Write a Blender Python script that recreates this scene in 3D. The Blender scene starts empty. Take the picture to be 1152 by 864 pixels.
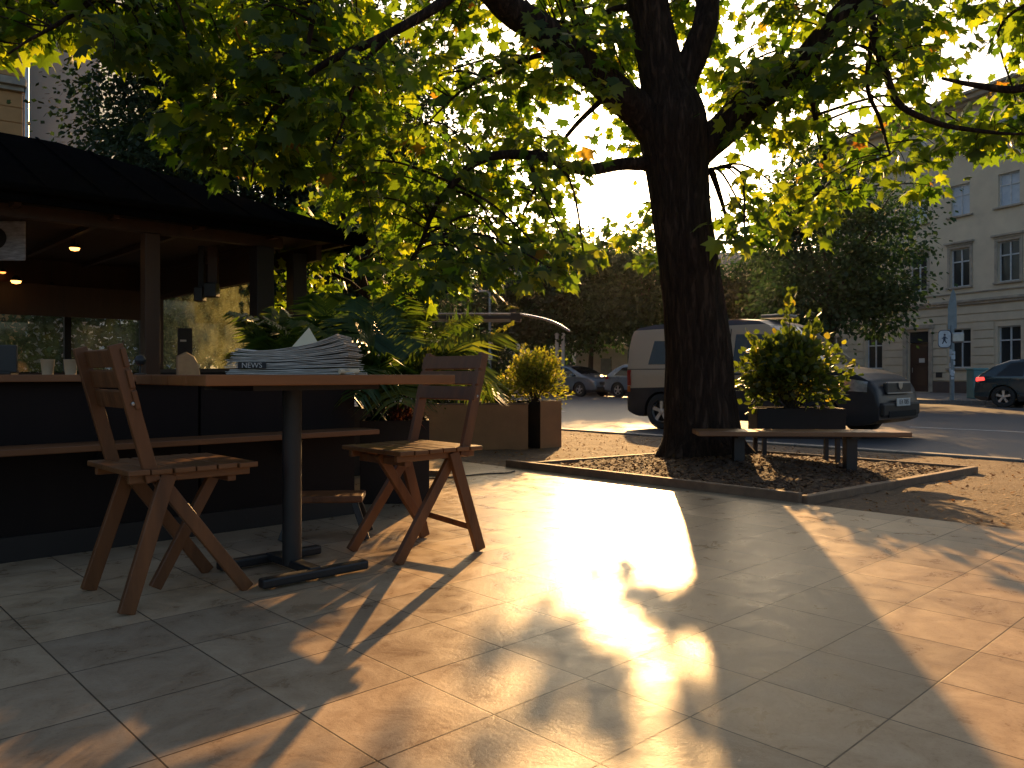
import bpy, math, random
import numpy as np
from mathutils import Vector, Matrix
random.seed(7); rng = np.random.default_rng(11)
scene = bpy.context.scene
COL = scene.collection
R = math.radians
F = 890.0; CX = 576.0; HV = 422.0; EYE = 0.75
def P(u, v, Y): return Vector(((u-CX)/F*Y, Y, EYE-(v-HV)/F*Y))
# street frame: e1 runs along the kerb, e2 away from the patio
E1 = Vector((-.6889, .7249, 0)); E2 = Vector((.7249, .6889, 0)); B0 = Vector((1.649, 4.675, 0))
ANG2 = math.atan2(.6889, .7249)
def W(a, q, z=0): return B0+E1*a+E2*q+Vector((0, 0, z))
def gh(x, y):
    q = (Vector((x, y, 0))-B0).dot(E2)
    if q <= 0: return 0.0
    if q < 5: return -.012-.024*q
    return -.25 if q < 25.2 else -.12

# ---------------------------------------------------------------- objects
def tag(o, label=None, cat=None, group=None, kind=None):
    if label: o['label'] = label
    if cat: o['category'] = cat
    if group: o['group'] = group
    if kind: o['kind'] = kind
    return o
def thing(name, label, cat, loc=(0, 0, 0), rz=0, group=None):
    o = bpy.data.objects.new(name, None); COL.objects.link(o)
    o.location = loc; o.rotation_euler = (0, 0, rz); o.empty_display_size = .1
    return tag(o, label, cat, group)
def link(name, me, mats, parent=None, off=None):
    o = bpy.data.objects.new(name, me); COL.objects.link(o)
    for m in (mats if isinstance(mats, (list, tuple)) else [mats]): me.materials.append(m)
    if parent is not None: o.parent = parent
    if off is not None: o.location = off
    return o
def np_mesh(name, V, Fc, smooth=False, midx=None):
    me = bpy.data.meshes.new(name)
    V = np.asarray(V, np.float32); Fc = np.asarray(Fc, np.int32)
    n, k = Fc.shape
    me.vertices.add(len(V)); me.vertices.foreach_set('co', V.ravel())
    me.loops.add(n*k); me.loops.foreach_set('vertex_index', Fc.ravel())
    me.polygons.add(n); me.polygons.foreach_set('loop_start', np.arange(0, n*k, k, dtype=np.int32))
    try: me.polygons.foreach_set('loop_total', np.full(n, k, np.int32))
    except Exception: pass
    if smooth: me.polygons.foreach_set('use_smooth', np.ones(n, bool))
    me.update(calc_edges=True); me.validate()
    return me
class MB:
    def __init__(s): s.v = []; s.f = []; s.m = []
    def add(s, vs, fs, mi=0):
        b = len(s.v); s.v += [tuple(p) for p in vs]
        for f in fs: s.f.append([b+i for i in f]); s.m.append(mi)
        return s
    def box(s, c, d, rz=0, M=None, mi=0):
        M = M or Matrix.Rotation(rz, 3, 'Z'); c = Vector(c)
        vs = [c+M@Vector((x*d[0]/2, y*d[1]/2, z*d[2]/2)) for x in (-1, 1) for y in (-1, 1) for z in (-1, 1)]
        return s.add(vs, [(0,1,3,2),(4,6,7,5),(0,4,5,1),(2,3,7,6),(0,2,6,4),(1,5,7,3)], mi)
    def bar(s, p0, p1, w, t, side=(0, 1, 0), mi=0, w1=None):
        p0 = Vector(p0); p1 = Vector(p1); d = (p1-p0).normalized(); sd = Vector(side)
        sd = (sd-d*sd.dot(d)).normalized(); n = d.cross(sd); w1 = w1 or w; vs = []
        for p, ww in ((p0, w), (p1, w1)):
            for a, b in ((-1,-1),(1,-1),(1,1),(-1,1)): vs.append(p+sd*(a*t/2)+n*(b*ww/2))
        return s.add(vs, [(3,2,1,0),(4,5,6,7),(0,1,5,4),(1,2,6,5),(2,3,7,6),(3,0,4,7)], mi)
    def tube(s, pts, rad, n=8, mi=0, cap=True):
        pts = [Vector(p) for p in pts]; k = len(pts)
        if not hasattr(rad, '__len__'): rad = [rad]*k
        vs = []; ref = Vector((.31, .17, .93)); x = None
        for i, p in enumerate(pts):
            d = (pts[min(i+1, k-1)]-pts[max(i-1, 0)]).normalized()
            if x is None:
                x = d.cross(ref); x = x.normalized() if x.length > .05 else d.cross(Vector((1, 0, 0))).normalized()
            else: x = (x-d*x.dot(d)).normalized()
            y = d.cross(x)
            for j in range(n):
                a = 2*math.pi*j/n; vs.append(p+(x*math.cos(a)+y*math.sin(a))*rad[i])
        fs = [(i*n+j, i*n+(j+1) % n, (i+1)*n+(j+1) % n, (i+1)*n+j) for i in range(k-1) for j in range(n)]
        if cap: fs += [tuple(range(n-1, -1, -1)), tuple(range((k-1)*n, k*n))]
        return s.add(vs, fs, mi)
    def lathe(s, prof, c=(0, 0, 0), n=24, M=None, mi=0):
        M = M or Matrix.Identity(3); c = Vector(c); vs = []; k = len(prof)
        for r, z in prof:
            for j in range(n):
                a = 2*math.pi*j/n; vs.append(c+M@Vector((r*math.cos(a), r*math.sin(a), z)))
        return s.add(vs, [(i*n+j, i*n+(j+1) % n, (i+1)*n+(j+1) % n, (i+1)*n+j) for i in range(k-1) for j in range(n)], mi)
    def prism(s, poly, o, ax, ay, az, h, mi=0):
        o = Vector(o); ax = Vector(ax); ay = Vector(ay); az = Vector(az); n = len(poly)
        vs = [o+ax*x+ay*y for x, y in poly]+[o+ax*x+ay*y+az*h for x, y in poly]
        return s.add(vs, [tuple(range(n-1, -1, -1)), tuple(range(n, 2*n))]+[(i, (i+1) % n, n+(i+1) % n, n+i) for i in range(n)], mi)
    def build(s, name, mats, parent=None, world=False, bevel=0, smooth=False, sharp=40, off=None):
        me = bpy.data.meshes.new(name); vs = s.v
        if world and parent is not None:
            Mi = (Matrix.Translation(parent.location)@parent.rotation_euler.to_matrix().to_4x4()).inverted()
            vs = [tuple(Mi@Vector(p)) for p in vs]
        me.from_pydata(vs, [], s.f); me.update()
        if any(s.m): me.polygons.foreach_set('material_index', s.m)
        if smooth:
            me.polygons.foreach_set('use_smooth', [True]*len(s.f))
            try: me.set_sharp_from_angle(angle=R(sharp))
            except Exception: pass
        o = link(name, me, mats, parent, off)
        if bevel:
            b = o.modifiers.new('bevel', 'BEVEL'); b.width = bevel; b.segments = 2; b.limit_method = 'ANGLE'; b.angle_limit = R(35)
        return o
def copy_thing(o, parent=None):
    c = o.copy(); COL.objects.link(c); c.parent = parent
    for ch in list(o.children): copy_thing(ch, c)
    return c
def text_mesh(name, txt, size, mat_, parent, M, ext=.001):
    cu = bpy.data.curves.new('t', 'FONT'); cu.body = txt; cu.size = size; cu.extrude = ext; cu.align_x = 'CENTER'; cu.align_y = 'CENTER'
    t = bpy.data.objects.new('t', cu); COL.objects.link(t)
    dg = bpy.context.evaluated_depsgraph_get(); me = bpy.data.meshes.new_from_object(t.evaluated_get(dg))
    bpy.data.objects.remove(t); me.transform(M); me.materials.clear()
    return link(name, me, mat_, parent)
# ---------------------------------------------------------------- materials
def base_mat(name):
    m = bpy.data.materials.new(name); m.use_nodes = True
    return m, m.node_tree, m.node_tree.nodes, m.node_tree.links, m.node_tree.nodes['Principled BSDF']
def ramp(N, stops):
    r = N.new('ShaderNodeValToRGB'); e = r.color_ramp.elements
    while len(e) < len(stops): e.new(.5)
    for el, (p, c) in zip(e, stops): el.position = p; el.color = (*c, 1)
    return r
def mat(name, c, rough=.6, c2=None, scale=6, stretch=(1, 1, 1), metal=0, bump=0, bscale=None, coat=0, rv=.12, detail=6, spec=None):
    m, nt, N, L, b = base_mat(name)
    c2 = c2 or tuple(x*.72 for x in c)
    tc = N.new('ShaderNodeTexCoord'); mp = N.new('ShaderNodeMapping'); mp.inputs['Scale'].default_value = stretch
    L.new(tc.outputs['Object'], mp.inputs[0])
    n1 = N.new('ShaderNodeTexNoise'); n1.inputs['Scale'].default_value = scale; n1.inputs['Detail'].default_value = detail; n1.inputs['Roughness'].default_value = .62
    L.new(mp.outputs[0], n1.inputs['Vector'])
    r = ramp(N, [(.32, c2), (.68, c)]); L.new(n1.outputs[0], r.inputs[0]); L.new(r.outputs[0], b.inputs['Base Color'])
    mr = N.new('ShaderNodeMapRange'); mr.inputs['To Min'].default_value = max(.03, rough-rv); mr.inputs['To Max'].default_value = min(1, rough+rv)
    L.new(n1.outputs[0], mr.inputs[0]); L.new(mr.outputs[0], b.inputs['Roughness'])
    b.inputs['Metallic'].default_value = metal; b.inputs['Coat Weight'].default_value = coat; b.inputs['Coat Roughness'].default_value = .06
    if spec is not None: b.inputs['Specular IOR Level'].default_value = spec
    if bump:
        n2 = N.new('ShaderNodeTexNoise'); n2.inputs['Scale'].default_value = bscale or scale*5; n2.inputs['Detail'].default_value = 5
        L.new(mp.outputs[0], n2.inputs['Vector']); bp = N.new('ShaderNodeBump'); bp.inputs['Strength'].default_value = 1; bp.inputs['Distance'].default_value = bump
        L.new(n2.outputs[0], bp.inputs['Height']); L.new(bp.outputs[0], b.inputs['Normal'])
    return m
def leaf_mat(name, stops, tstops, fac=.5, rough=.45):
    m, nt, N, L, b = base_mat(name)
    g = N.new('ShaderNodeNewGeometry'); r = ramp(N, stops); t = ramp(N, tstops)
    L.new(g.outputs['Random Per Island'], r.inputs[0]); L.new(g.outputs['Random Per Island'], t.inputs[0])
    L.new(r.outputs[0], b.inputs['Base Color']); b.inputs['Roughness'].default_value = rough; b.inputs['Specular IOR Level'].default_value = .35
    tr = N.new('ShaderNodeBsdfTranslucent'); L.new(t.outputs[0], tr.inputs[0]); mx = N.new('ShaderNodeMixShader'); mx.inputs[0].default_value = fac
    L.new(b.outputs[0], mx.inputs[1]); L.new(tr.outputs[0], mx.inputs[2]); L.new(mx.outputs[0], N['Material Output'].inputs[0])
    return m
def emit(name, c, s):
    m, nt, N, L, b = base_mat(name); b.inputs['Emission Color'].default_value = (*c, 1); b.inputs['Emission Strength'].default_value = s
    b.inputs['Base Color'].default_value = (*c, 1); return m
def glass_mat(name, c=(.012, .014, .016), rough=.04, alpha=1.0):
    m, nt, N, L, b = base_mat(name)
    b.inputs['Base Color'].default_value = (*c, 1); b.inputs['Roughness'].default_value = rough; b.inputs['Specular IOR Level'].default_value = .5
    if alpha < 1: b.inputs['Alpha'].default_value = alpha
    return m
WOODS = (1, 1, .12)
M_wood = mat('chair wood', (.19, .07, .021), .45, (.09, .033, .011), 16, (1, 1, .15), bump=.0015, bscale=60)
M_seat = mat('seat slat wood', (.225, .092, .029), .4, (.115, .046, .016), 14, (.15, 1, 1), bump=.0012, bscale=60)
M_table = mat('table top wood', (.29, .105, .026), .42, (.17, .06, .015), 12, (.12, 1, 1), bump=.0006, bscale=50)
M_bench = mat('bench wood', (.26, .12, .05), .4, (.15, .065, .028), 12, (.1, 1, 1), bump=.001, bscale=50)
M_edgewood = mat('weathered edging wood', (.24, .15, .09), .75, (.13, .08, .05), 9, bump=.003)
M_black = mat('black powder coat', (.018, .018, .02), .45, bump=.0004, bscale=200)
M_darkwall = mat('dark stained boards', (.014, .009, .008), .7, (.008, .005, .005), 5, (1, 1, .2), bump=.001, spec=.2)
M_counter = mat('counter wood', (.21, .085, .028), .5, (.12, .046, .016), 9, (.2, 1, 1))
M_kpost = mat('dark brown post wood', (.065, .032, .019), .55, (.038, .02, .012), 8, (1, 1, .1))
M_blackpost = mat('black stained wood', (.016, .012, .011), .6)
M_roof = mat('black roof felt', (.006, .006, .007), .95, (.004, .004, .004), 10, bump=.002, spec=0)
M_ceiling = mat('dark ceiling boards', (.05, .028, .018), .7)
M_cream = mat('cream and sunlit wood', (.55, .40, .25), .5)
M_paper = mat('newsprint', (.68, .66, .61), .8, (.46, .44, .40), 30, (1, 1, 14), bump=.0004, bscale=120)
M_ppage = mat('cream page', (.75, .62, .42), .8, (.65, .54, .37))
M_ink = mat('dark ink', (.03, .028, .03), .7)
M_metal = mat('galvanised metal', (.45, .46, .47), .35, metal=.9)
M_chrome = mat('chrome', (.7, .7, .7), .15, metal=1)
M_greypaint = mat('grey blue paint', (.24, .30, .33), .5)
M_tyre = mat('tyre rubber', (.02, .02, .02), .8)
M_rim = mat('alloy rim', (.5, .5, .52), .3, metal=.9)
M_glass = glass_mat('dark window glass')
M_wpane = glass_mat('building window glass', (.03, .035, .04), .05)
M_curtain = mat('white net curtain', (.55, .62, .7), .6, (.42, .5, .6), 3)
M_plastic = mat('black plastic trim', (.022, .023, .025), .5)
M_tanplant = mat('tan composite planter', (.38, .185, .075), .6, (.29, .14, .055), 4, bump=.001)
M_darkplant = mat('dark planter', (.022, .018, .017), .65, bump=.0008, spec=.25)
M_soil = mat('potting soil', (.03, .022, .016), .9, bump=.01, bscale=30)
M_bark = None
# patio tiles -----------------------------------------------------
def patio_mat():
    m, nt, N, L, b = base_mat('travertine tiles')
    tc = N.new('ShaderNodeTexCoord')
    br = N.new('ShaderNodeTexBrick'); br.offset = 0; br.squash = 1; br.offset_frequency = 1
    L.new(tc.outputs['Object'], br.inputs['Vector'])
    for k, v in (('Scale', 1), ('Mortar Size', .0023), ('Mortar Smooth', .3), ('Brick Width', .305), ('Row Height', .305), ('Bias', 0)): br.inputs[k].default_value = v
    br.inputs['Color1'].default_value = (0, 0, 0, 1); br.inputs['Color2'].default_value = (1, 1, 1, 1); br.inputs['Mortar'].default_value = (.5, .5, .5, 1)
    n1 = N.new('ShaderNodeTexNoise'); n1.inputs['Scale'].default_value = 7; n1.inputs['Detail'].default_value = 9; n1.inputs['Roughness'].default_value = .68; n1.inputs['Distortion'].default_value = .6
    L.new(tc.outputs['Object'], n1.inputs['Vector'])
    n3 = N.new('ShaderNodeTexNoise'); n3.inputs['Scale'].default_value = 95; n3.inputs['Detail'].default_value = 8; n3.inputs['Roughness'].default_value = .7
    L.new(tc.outputs['Object'], n3.inputs['Vector'])
    r = ramp(N, [(.28, (.30, .205, .125)), (.48, (.43, .315, .205)), (.72, (.55, .425, .29))]); L.new(n1.outputs[0], r.inputs[0])
    mx = N.new('ShaderNodeMix'); mx.data_type = 'RGBA'; mx.blend_type = 'MULTIPLY'; mx.inputs[0].default_value = 1
    tv = ramp(N, [(0, (.74, .74, .75)), (1, (1.10, 1.07, 1.02))]); L.new(br.outputs['Color'], tv.inputs[0])
    L.new(r.outputs[0], mx.inputs[6]); L.new(tv.outputs[0], mx.inputs[7])
    mo = N.new('ShaderNodeMix'); mo.data_type = 'RGBA'; L.new(br.outputs['Fac'], mo.inputs[0]); L.new(mx.outputs[2], mo.inputs[6]); mo.inputs[7].default_value = (.10, .072, .048, 1)
    sp = ramp(N, [(.30, (.55, .49, .43)), (.46, (1, 1, 1))]); L.new(n3.outputs[0], sp.inputs[0])
    ms = N.new('ShaderNodeMix'); ms.data_type = 'RGBA'; ms.blend_type = 'MULTIPLY'; ms.inputs[0].default_value = .5
    L.new(mo.outputs[2], ms.inputs[6]); L.new(sp.outputs[0], ms.inputs[7]); L.new(ms.outputs[2], b.inputs['Base Color'])
    mr = N.new('ShaderNodeMapRange'); mr.inputs['From Min'].default_value = .3; mr.inputs['From Max'].default_value = .7; mr.inputs['To Min'].default_value = .22; mr.inputs['To Max'].default_value = .46
    L.new(n1.outputs[0], mr.inputs[0]); L.new(mr.outputs[0], b.inputs['Roughness'])
    ad = N.new('ShaderNodeMath'); ad.operation = 'MULTIPLY_ADD'; L.new(br.outputs['Fac'], ad.inputs[0]); ad.inputs[1].default_value = -1.6
    mm = N.new('ShaderNodeMath'); mm.operation = 'MULTIPLY_ADD'; L.new(n3.outputs[0], mm.inputs[0]); mm.inputs[1].default_value = .55; L.new(n1.outputs[0], mm.inputs[2])
    L.new(mm.outputs[0], ad.inputs[2])
    bp = N.new('ShaderNodeBump'); bp.inputs['Distance'].default_value = .0022; bp.inputs['Strength'].default_value = .8; L.new(ad.outputs[0], bp.inputs['Height']); L.new(bp.outputs[0], b.inputs['Normal'])
    b.inputs['Specular IOR Level'].default_value = .08
    return m
M_patio = patio_mat()
M_gravel = mat('sandy gravel', (.165, .098, .05), .95, (.06, .036, .02), 34, bump=.012, bscale=60, detail=9)
M_mulch = mat('bark mulch', (.10, .055, .03), .9, (.05, .028, .017), 20, bump=.02, bscale=45)
M_chip = leaf_mat('mulch chips', [(0, (.035, .018, .010)), (.5, (.10, .046, .022)), (1, (.22, .11, .05))], [(0, (.1, .05, .02)), (1, (.2, .1, .04))], .15, .8)
M_deadleaf = leaf_mat('fallen leaves', [(0, (.16, .07, .03)), (1, (.30, .15, .05))], [(0, (.3, .12, .03)), (1, (.45, .22, .05))], .35, .7)
M_road = mat('asphalt', (.075, .075, .08), .62, (.045, .046, .05), 1.2, bump=.004, bscale=90, detail=10)
M_kerb = mat('granite kerb', (.24, .22, .20), .7, (.14, .13, .12), 14, bump=.003)
M_pave = mat('grey pavement slabs', (.17, .16, .16), .8, (.12, .115, .115), 3, bump=.003)
M_paint = mat('road paint', (.6, .6, .58), .6, (.35, .35, .34), 8)
M_grass = mat('verge earth', (.09, .085, .04), .9, (.05, .05, .025), 2, bump=.02, bscale=8)

# ---------------------------------------------------------------- world, sun, camera
SAZ, SEL = R(9.31), R(16.5)
w = bpy.data.worlds.new('World'); scene.world = w; w.use_nodes = True
nt = w.node_tree; bg = nt.nodes['Background']; sky = nt.nodes.new('ShaderNodeTexSky'); sky.sky_type = 'NISHITA'
sky.sun_disc = False; sky.sun_elevation = SEL; sky.sun_rotation = SAZ; sky.air_density = 1.0; sky.dust_density = 3.8; sky.ozone_density = 1.0
nt.links.new(sky.outputs[0], bg.inputs[0]); bg.inputs[1].default_value = .08
sun = bpy.data.lights.new('sun', 'SUN'); sun.energy = 5.0; sun.angle = R(.6); sun.color = (1, .57, .215)
so = bpy.data.objects.new('sun', sun); COL.objects.link(so)
SD = Vector((math.sin(SAZ)*math.cos(SEL), math.cos(SAZ)*math.cos(SEL), math.sin(SEL)))
so.rotation_euler = SD.to_track_quat('Z', 'Y').to_euler()
cam = bpy.data.cameras.new('camera'); co = bpy.data.objects.new('camera', cam); COL.objects.link(co); scene.camera = co
co.location = (0, 0, EYE); co.rotation_euler = (R(90), 0, 0); cam.sensor_width = 36; cam.lens = F/1152*36; cam.shift_y = -(432-HV)/1152; cam.clip_start = .05; cam.clip_end = 2000
scene.view_settings.view_transform = 'Standard'; scene.view_settings.look = 'None'; scene.view_settings.gamma = 1; scene.view_settings.exposure = 1.1; scene.view_settings.use_curve_mapping = False
scene.render.engine = 'CYCLES'; scene.cycles.use_denoising = True; scene.cycles.max_bounces = 8; scene.cycles.diffuse_bounces = 4; scene.cycles.transmission_bounces = 6; scene.cycles.transparent_max_bounces = 12
scene.cycles.sample_clamp_indirect = 6; scene.cycles.caustics_reflective = False; scene.cycles.caustics_refractive = False

# ---------------------------------------------------------------- setting
def sheet(name, a0, a1, q0, q1, z, m, na=1, nq=1, jit=0, thick=.06, zf=None):
    aa = np.linspace(a0, a1, na+1); qq = np.linspace(q0, q1, nq+1); vs = []; fs = []
    for i, a in enumerate(aa):
        for j, q in enumerate(qq):
            zz = z if zf is None else zf(a, q)
            if jit and 0 < i < na and 0 < j < nq: zz += float(rng.normal(0, jit))
            vs.append(W(a, q, zz))
    k = nq+1
    for i in range(na):
        for j in range(nq): fs.append((i*k+j, i*k+j+1, (i+1)*k+j+1, (i+1)*k+j))
    mb = MB().add(vs, fs)
    if thick:
        c = [0, nq, (na+1)*k-1, na*k]; vv = [vs[i] for i in c]; vv2 = [p-Vector((0, 0, thick)) for p in vv]
        mb.add(vv+vv2, [(0, 1, 5, 4), (1, 2, 6, 5), (2, 3, 7, 6), (3, 0, 4, 7)])
    return mb
gq = MB().add([(-900, -60, -.5), (900, -60, -.5), (900, 1500, -.5), (-900, 1500, -.5)], [(0, 1, 2, 3)])
tag(gq.build('ground', M_grass), kind='structure')
# patio with local axes along its joints
pat = MB(); O = Vector((.612, 1.946, 0))
def toloc(p): d = Vector(p)-O; return (d.dot(E2), d.dot(E1), p[2])
qs = [W(-16, 0), W(14, 0), W(14, -14), W(-16, -14)]
lo = [toloc(p) for p in qs]
pat.add(lo+[(x, y, -.4) for x, y, z in lo], [(0, 1, 2, 3), (0, 4, 5, 1), (1, 5, 6, 2), (2, 6, 7, 3), (3, 7, 4, 0)])
po = pat.build('patio', M_patio); po.location = O; po.rotation_euler = (0, 0, ANG2); tag(po, kind='structure')
tag(sheet('gravel', -16, 26, 0.003, 4.78, 0, M_gravel, 260, 36, .006, .3, lambda a, q: -.012-.024*q).build('gravel_path', M_gravel, smooth=True), kind='structure')
kb = MB()
for i in range(60):
    a = -30+i*1.2; kb.box(W(a+.6, 4.86, -.22), (.15, 1.19, .24), ANG2)
tag(kb.build('kerb', M_kerb, bevel=.012), kind='structure')
tag(sheet('road', -120, 160, 4.92, 25.2, -.25, M_road).build('road', M_road), kind='structure')
kb = MB()
for i in range(110):
    a = -60+i*1.5; kb.box(W(a+.75, 25.28, -.21), (.18, 1.49, .20), ANG2)
tag(kb.build('kerb', M_kerb, bevel=.012), kind='structure')
tag(sheet('pavement', -120, 160, 25.37, 70, -.12, M_pave).build('pavement', M_pave), kind='structure')
mk = MB()
for i in range(24):
    p = W(-40+i*6, 11.6, -.246); mk.box(p, (.12, 3.0, .002), ANG2)
mk.box(W(10, 22.9, -.246), (.12, 120, .002), ANG2)
tag(mk.build('road_marking', M_paint), kind='structure')
# tree bed ---------------------------------------------------------
A_ = Vector((-.076, 6.18, 0)); a_A = (A_-B0).dot(E1)
BW, BQ = 2.35, 3.05    # along e1, along e2 (corner b at a=0)
a0b, q0b = -.02, .06
def bedz(a, q): return -.012-.024*q+.025+.10*math.exp(-((a-1.2)**2+(q-1.55)**2)/.5)
mb = sheet('mulch', a0b, a0b+BW, q0b, q0b+BQ, 0, M_mulch, 60, 70, .008, .1, bedz)
tag(mb.build('mulch_bed', M_mulch, smooth=True), kind='structure')
te = thing('bed_edging', 'low weathered timber edging framing the mulch bed around the big tree', 'edging', W(a0b+BW/2, q0b+BQ/2, -.05))
for (pa, pq, qa, qq_, w_, h_) in ((-.35, 0, BW+.12, 0, .045, .050), (a0b-.03, .03, a0b-.03, BQ+.12, .06, .03), (a0b+BW+.03, .03, a0b+BW+.03, BQ+.12, .045, .03), (a0b, BQ+.10, a0b+BW, BQ+.10, .045, .03)):
    p0 = W(pa, pq+.02, 0); p1 = W(qa, qq_+.02, 0)
    if pa == -.35: p0 = W(a0b-.03, .02, 0)
    z0 = -.012-.024*pq+h_/2-.005; z1 = -.012-.024*qq_+h_/2-.005
    MB().bar(p0+Vector((0, 0, z0)), p1+Vector((0, 0, z1)), h_+.05, w_, side=(p1-p0).cross(Vector((0, 0, 1)))).build('board', M_edgewood, te, world=True, bevel=.006)
def chips(name, m, n, fn, s0, s1, label=None, cat=None):
    V = []; Fc = []
    for i in range(n):
        x, y, z = fn(); s = random.uniform(s0, s1); a = random.uniform(0, 6.28); t = random.uniform(-.5, .5)
        dx = Vector((math.cos(a), math.sin(a), t))*s; dy = Vector((-math.sin(a), math.cos(a), random.uniform(-.4, .4)))*s*random.uniform(.25, .5)
        c = Vector((x, y, z+s*.3)); b = len(V); V += [c-dx, c-dy, c+dx, c+dy]; Fc.append((b, b+1, b+2, b+3))
    return tag(link(name, np_mesh(name, [tuple(v) for v in V], Fc), m), label, cat, kind='stuff')
def fbed():
    a = random.uniform(a0b+.03, a0b+BW-.03); q = random.uniform(q0b+.03, q0b+BQ-.03); p = W(a, q); return p.x, p.y, bedz(a, q)
chips('bark_chips', M_chip, 9000, fbed, .010, .03, 'brown bark chips and dry leaves covering the mulch bed under the tree', 'mulch')
def fgr():
    a = random.uniform(-6, 10); q = random.uniform(.05, 4.7); p = W(a, q)
    return p.x, p.y, -.012-.024*q
chips('leaf_litter', M_deadleaf, 9000, fgr, .006, .026, 'dry leaf litter and grit scattered over the sandy gravel strip', 'leaf litter')
# ---------------------------------------------------------------- leaves
HALF = [(.16, -.06), (.42, -.10), (.34, .10), (.62, .40), (.34, .40), (.30, .62), (.13, .58)]
RING = [(0, 0)]+HALF+[(0, 1.0)]+[(-x, y) for x, y in reversed(HALF)]
def leaf_template(ring, fold=.22, droop=.18):
    pts = [(0, .30, 0)]+[(x, y, -abs(x)*fold-droop*max(0, y-.3)**2) for x, y in ring]
    n = len(ring); tris = [(0, 1+i, 1+(i+1) % n) for i in range(n)]
    return np.array(pts, float), np.array(tris, int)
LT, LF = leaf_template(RING)
DT, DF = np.array([(0, 0, 0), (.32, .45, -.06), (0, 1, -.1), (-.32, .45, -.06)], float), np.array([(0, 1, 2, 3)], int)
def norm(a): return a/np.maximum(np.linalg.norm(a, axis=-1, keepdims=True), 1e-9)
def leaves_mesh(name, pos, tip, nrm, size, T=LT, Fc=LF, asp=1.0, curl=False):
    """instances template T at pos; tip = +y direction, nrm = approx +z"""
    tip = norm(tip); x = norm(np.cross(tip, nrm)); z = np.cross(x, tip)
    B = np.stack([x*asp, tip, z], 1)*np.asarray(size)[:, None, None]     # n,3,3 rows
    if curl:
        B[:, 2] *= rng.uniform(-.4, 3.2, (len(B), 1)); B[:, 0] *= rng.uniform(.8, 1.15, (len(B), 1))
    V = np.einsum('kc,nci->nki', T, B)+pos[:, None, :]
    n, k, _ = V.shape
    FF = (Fc[None]+(np.arange(n)*k)[:, None, None]).reshape(-1, Fc.shape[1])
    return np_mesh(name, V.reshape(-1, 3), FF)
M_maple = leaf_mat('maple leaves', [(0, (.03, .05, .012)), (.5, (.045, .075, .016)), (.985, (.07, .09, .02)), (.992, (.16, .08, .02)), (1, (.22, .07, .02))],
                   [(0, (.08, .19, .010)), (.35, (.20, .34, .014)), (.75, (.38, .52, .016)), (.988, (.66, .72, .02)), (.994, (.6, .34, .02)), (1, (.6, .22, .02))], .52, .42)
M_darkleaf = leaf_mat('dark tree leaves', [(0, (.018, .030, .014)), (1, (.04, .06, .024))], [(0, (.015, .05, .012)), (1, (.05, .10, .02))], .28, .7)
M_midleaf = leaf_mat('street tree leaves', [(0, (.025, .045, .02)), (1, (.055, .085, .03))], [(0, (.025, .08, .018)), (1, (.08, .16, .03))], .3, .7)
def bark_mat(name, c, c2, s):
    m, nt, N, L, b = base_mat(name)
    tc = N.new('ShaderNodeTexCoord'); mp = N.new('ShaderNodeMapping'); mp.inputs['Scale'].default_value = (1, 1, .16); L.new(tc.outputs['Object'], mp.inputs[0])
    v = N.new('ShaderNodeTexNoise'); v.inputs['Scale'].default_value = s; v.inputs['Detail'].default_value = 8; v.inputs['Roughness'].default_value = .65; v.inputs['Distortion'].default_value = .5; L.new(mp.outputs[0], v.inputs['Vector'])
    r = ramp(N, [(.35, c2), (.62, c)]); L.new(v.outputs[0], r.inputs[0]); L.new(r.outputs[0], b.inputs['Base Color']); b.inputs['Roughness'].default_value = .88; b.inputs['Specular IOR Level'].default_value = .2
    r2 = ramp(N, [(.38, (0, 0, 0)), (.58, (1, 1, 1))]); L.new(v.outputs[0], r2.inputs[0])
    bp = N.new('ShaderNodeBump'); bp.inputs['Distance'].default_value = .025; L.new(r2.outputs[0], bp.inputs['Height']); L.new(bp.outputs[0], b.inputs['Normal'])
    return m
M_bark = bark_mat('grooved bark', (.058, .036, .025), (.018, .011, .008), 26)
M_bark2 = bark_mat('street tree bark', (.08, .06, .045), (.03, .024, .018), 9)

# ---------------------------------------------------------------- the big maple
maple = thing('maple_tree', 'big maple with dark grooved trunk and backlit yellow green leaves standing in the mulch bed', 'tree', (1.69, 7.0, -.05))
TY = 7.0
tp = [(794, 528, .44), (793, 515, .385), (791, 500, .35), (789, 475, .322), (787, 440, .302), (786, 400, .285), (781, 350, .268), (775, 300, .255), (768, 250, .252), (763, 210, .262), (760, 175, .285), (758, 150, .30), (756, 125, .27), (748, 95, .21), (738, 50, .185), (728, 0, .175), (722, -60, .16), (722, -140, .13), (730, -230, .08), (735, -300, .04)]
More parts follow.
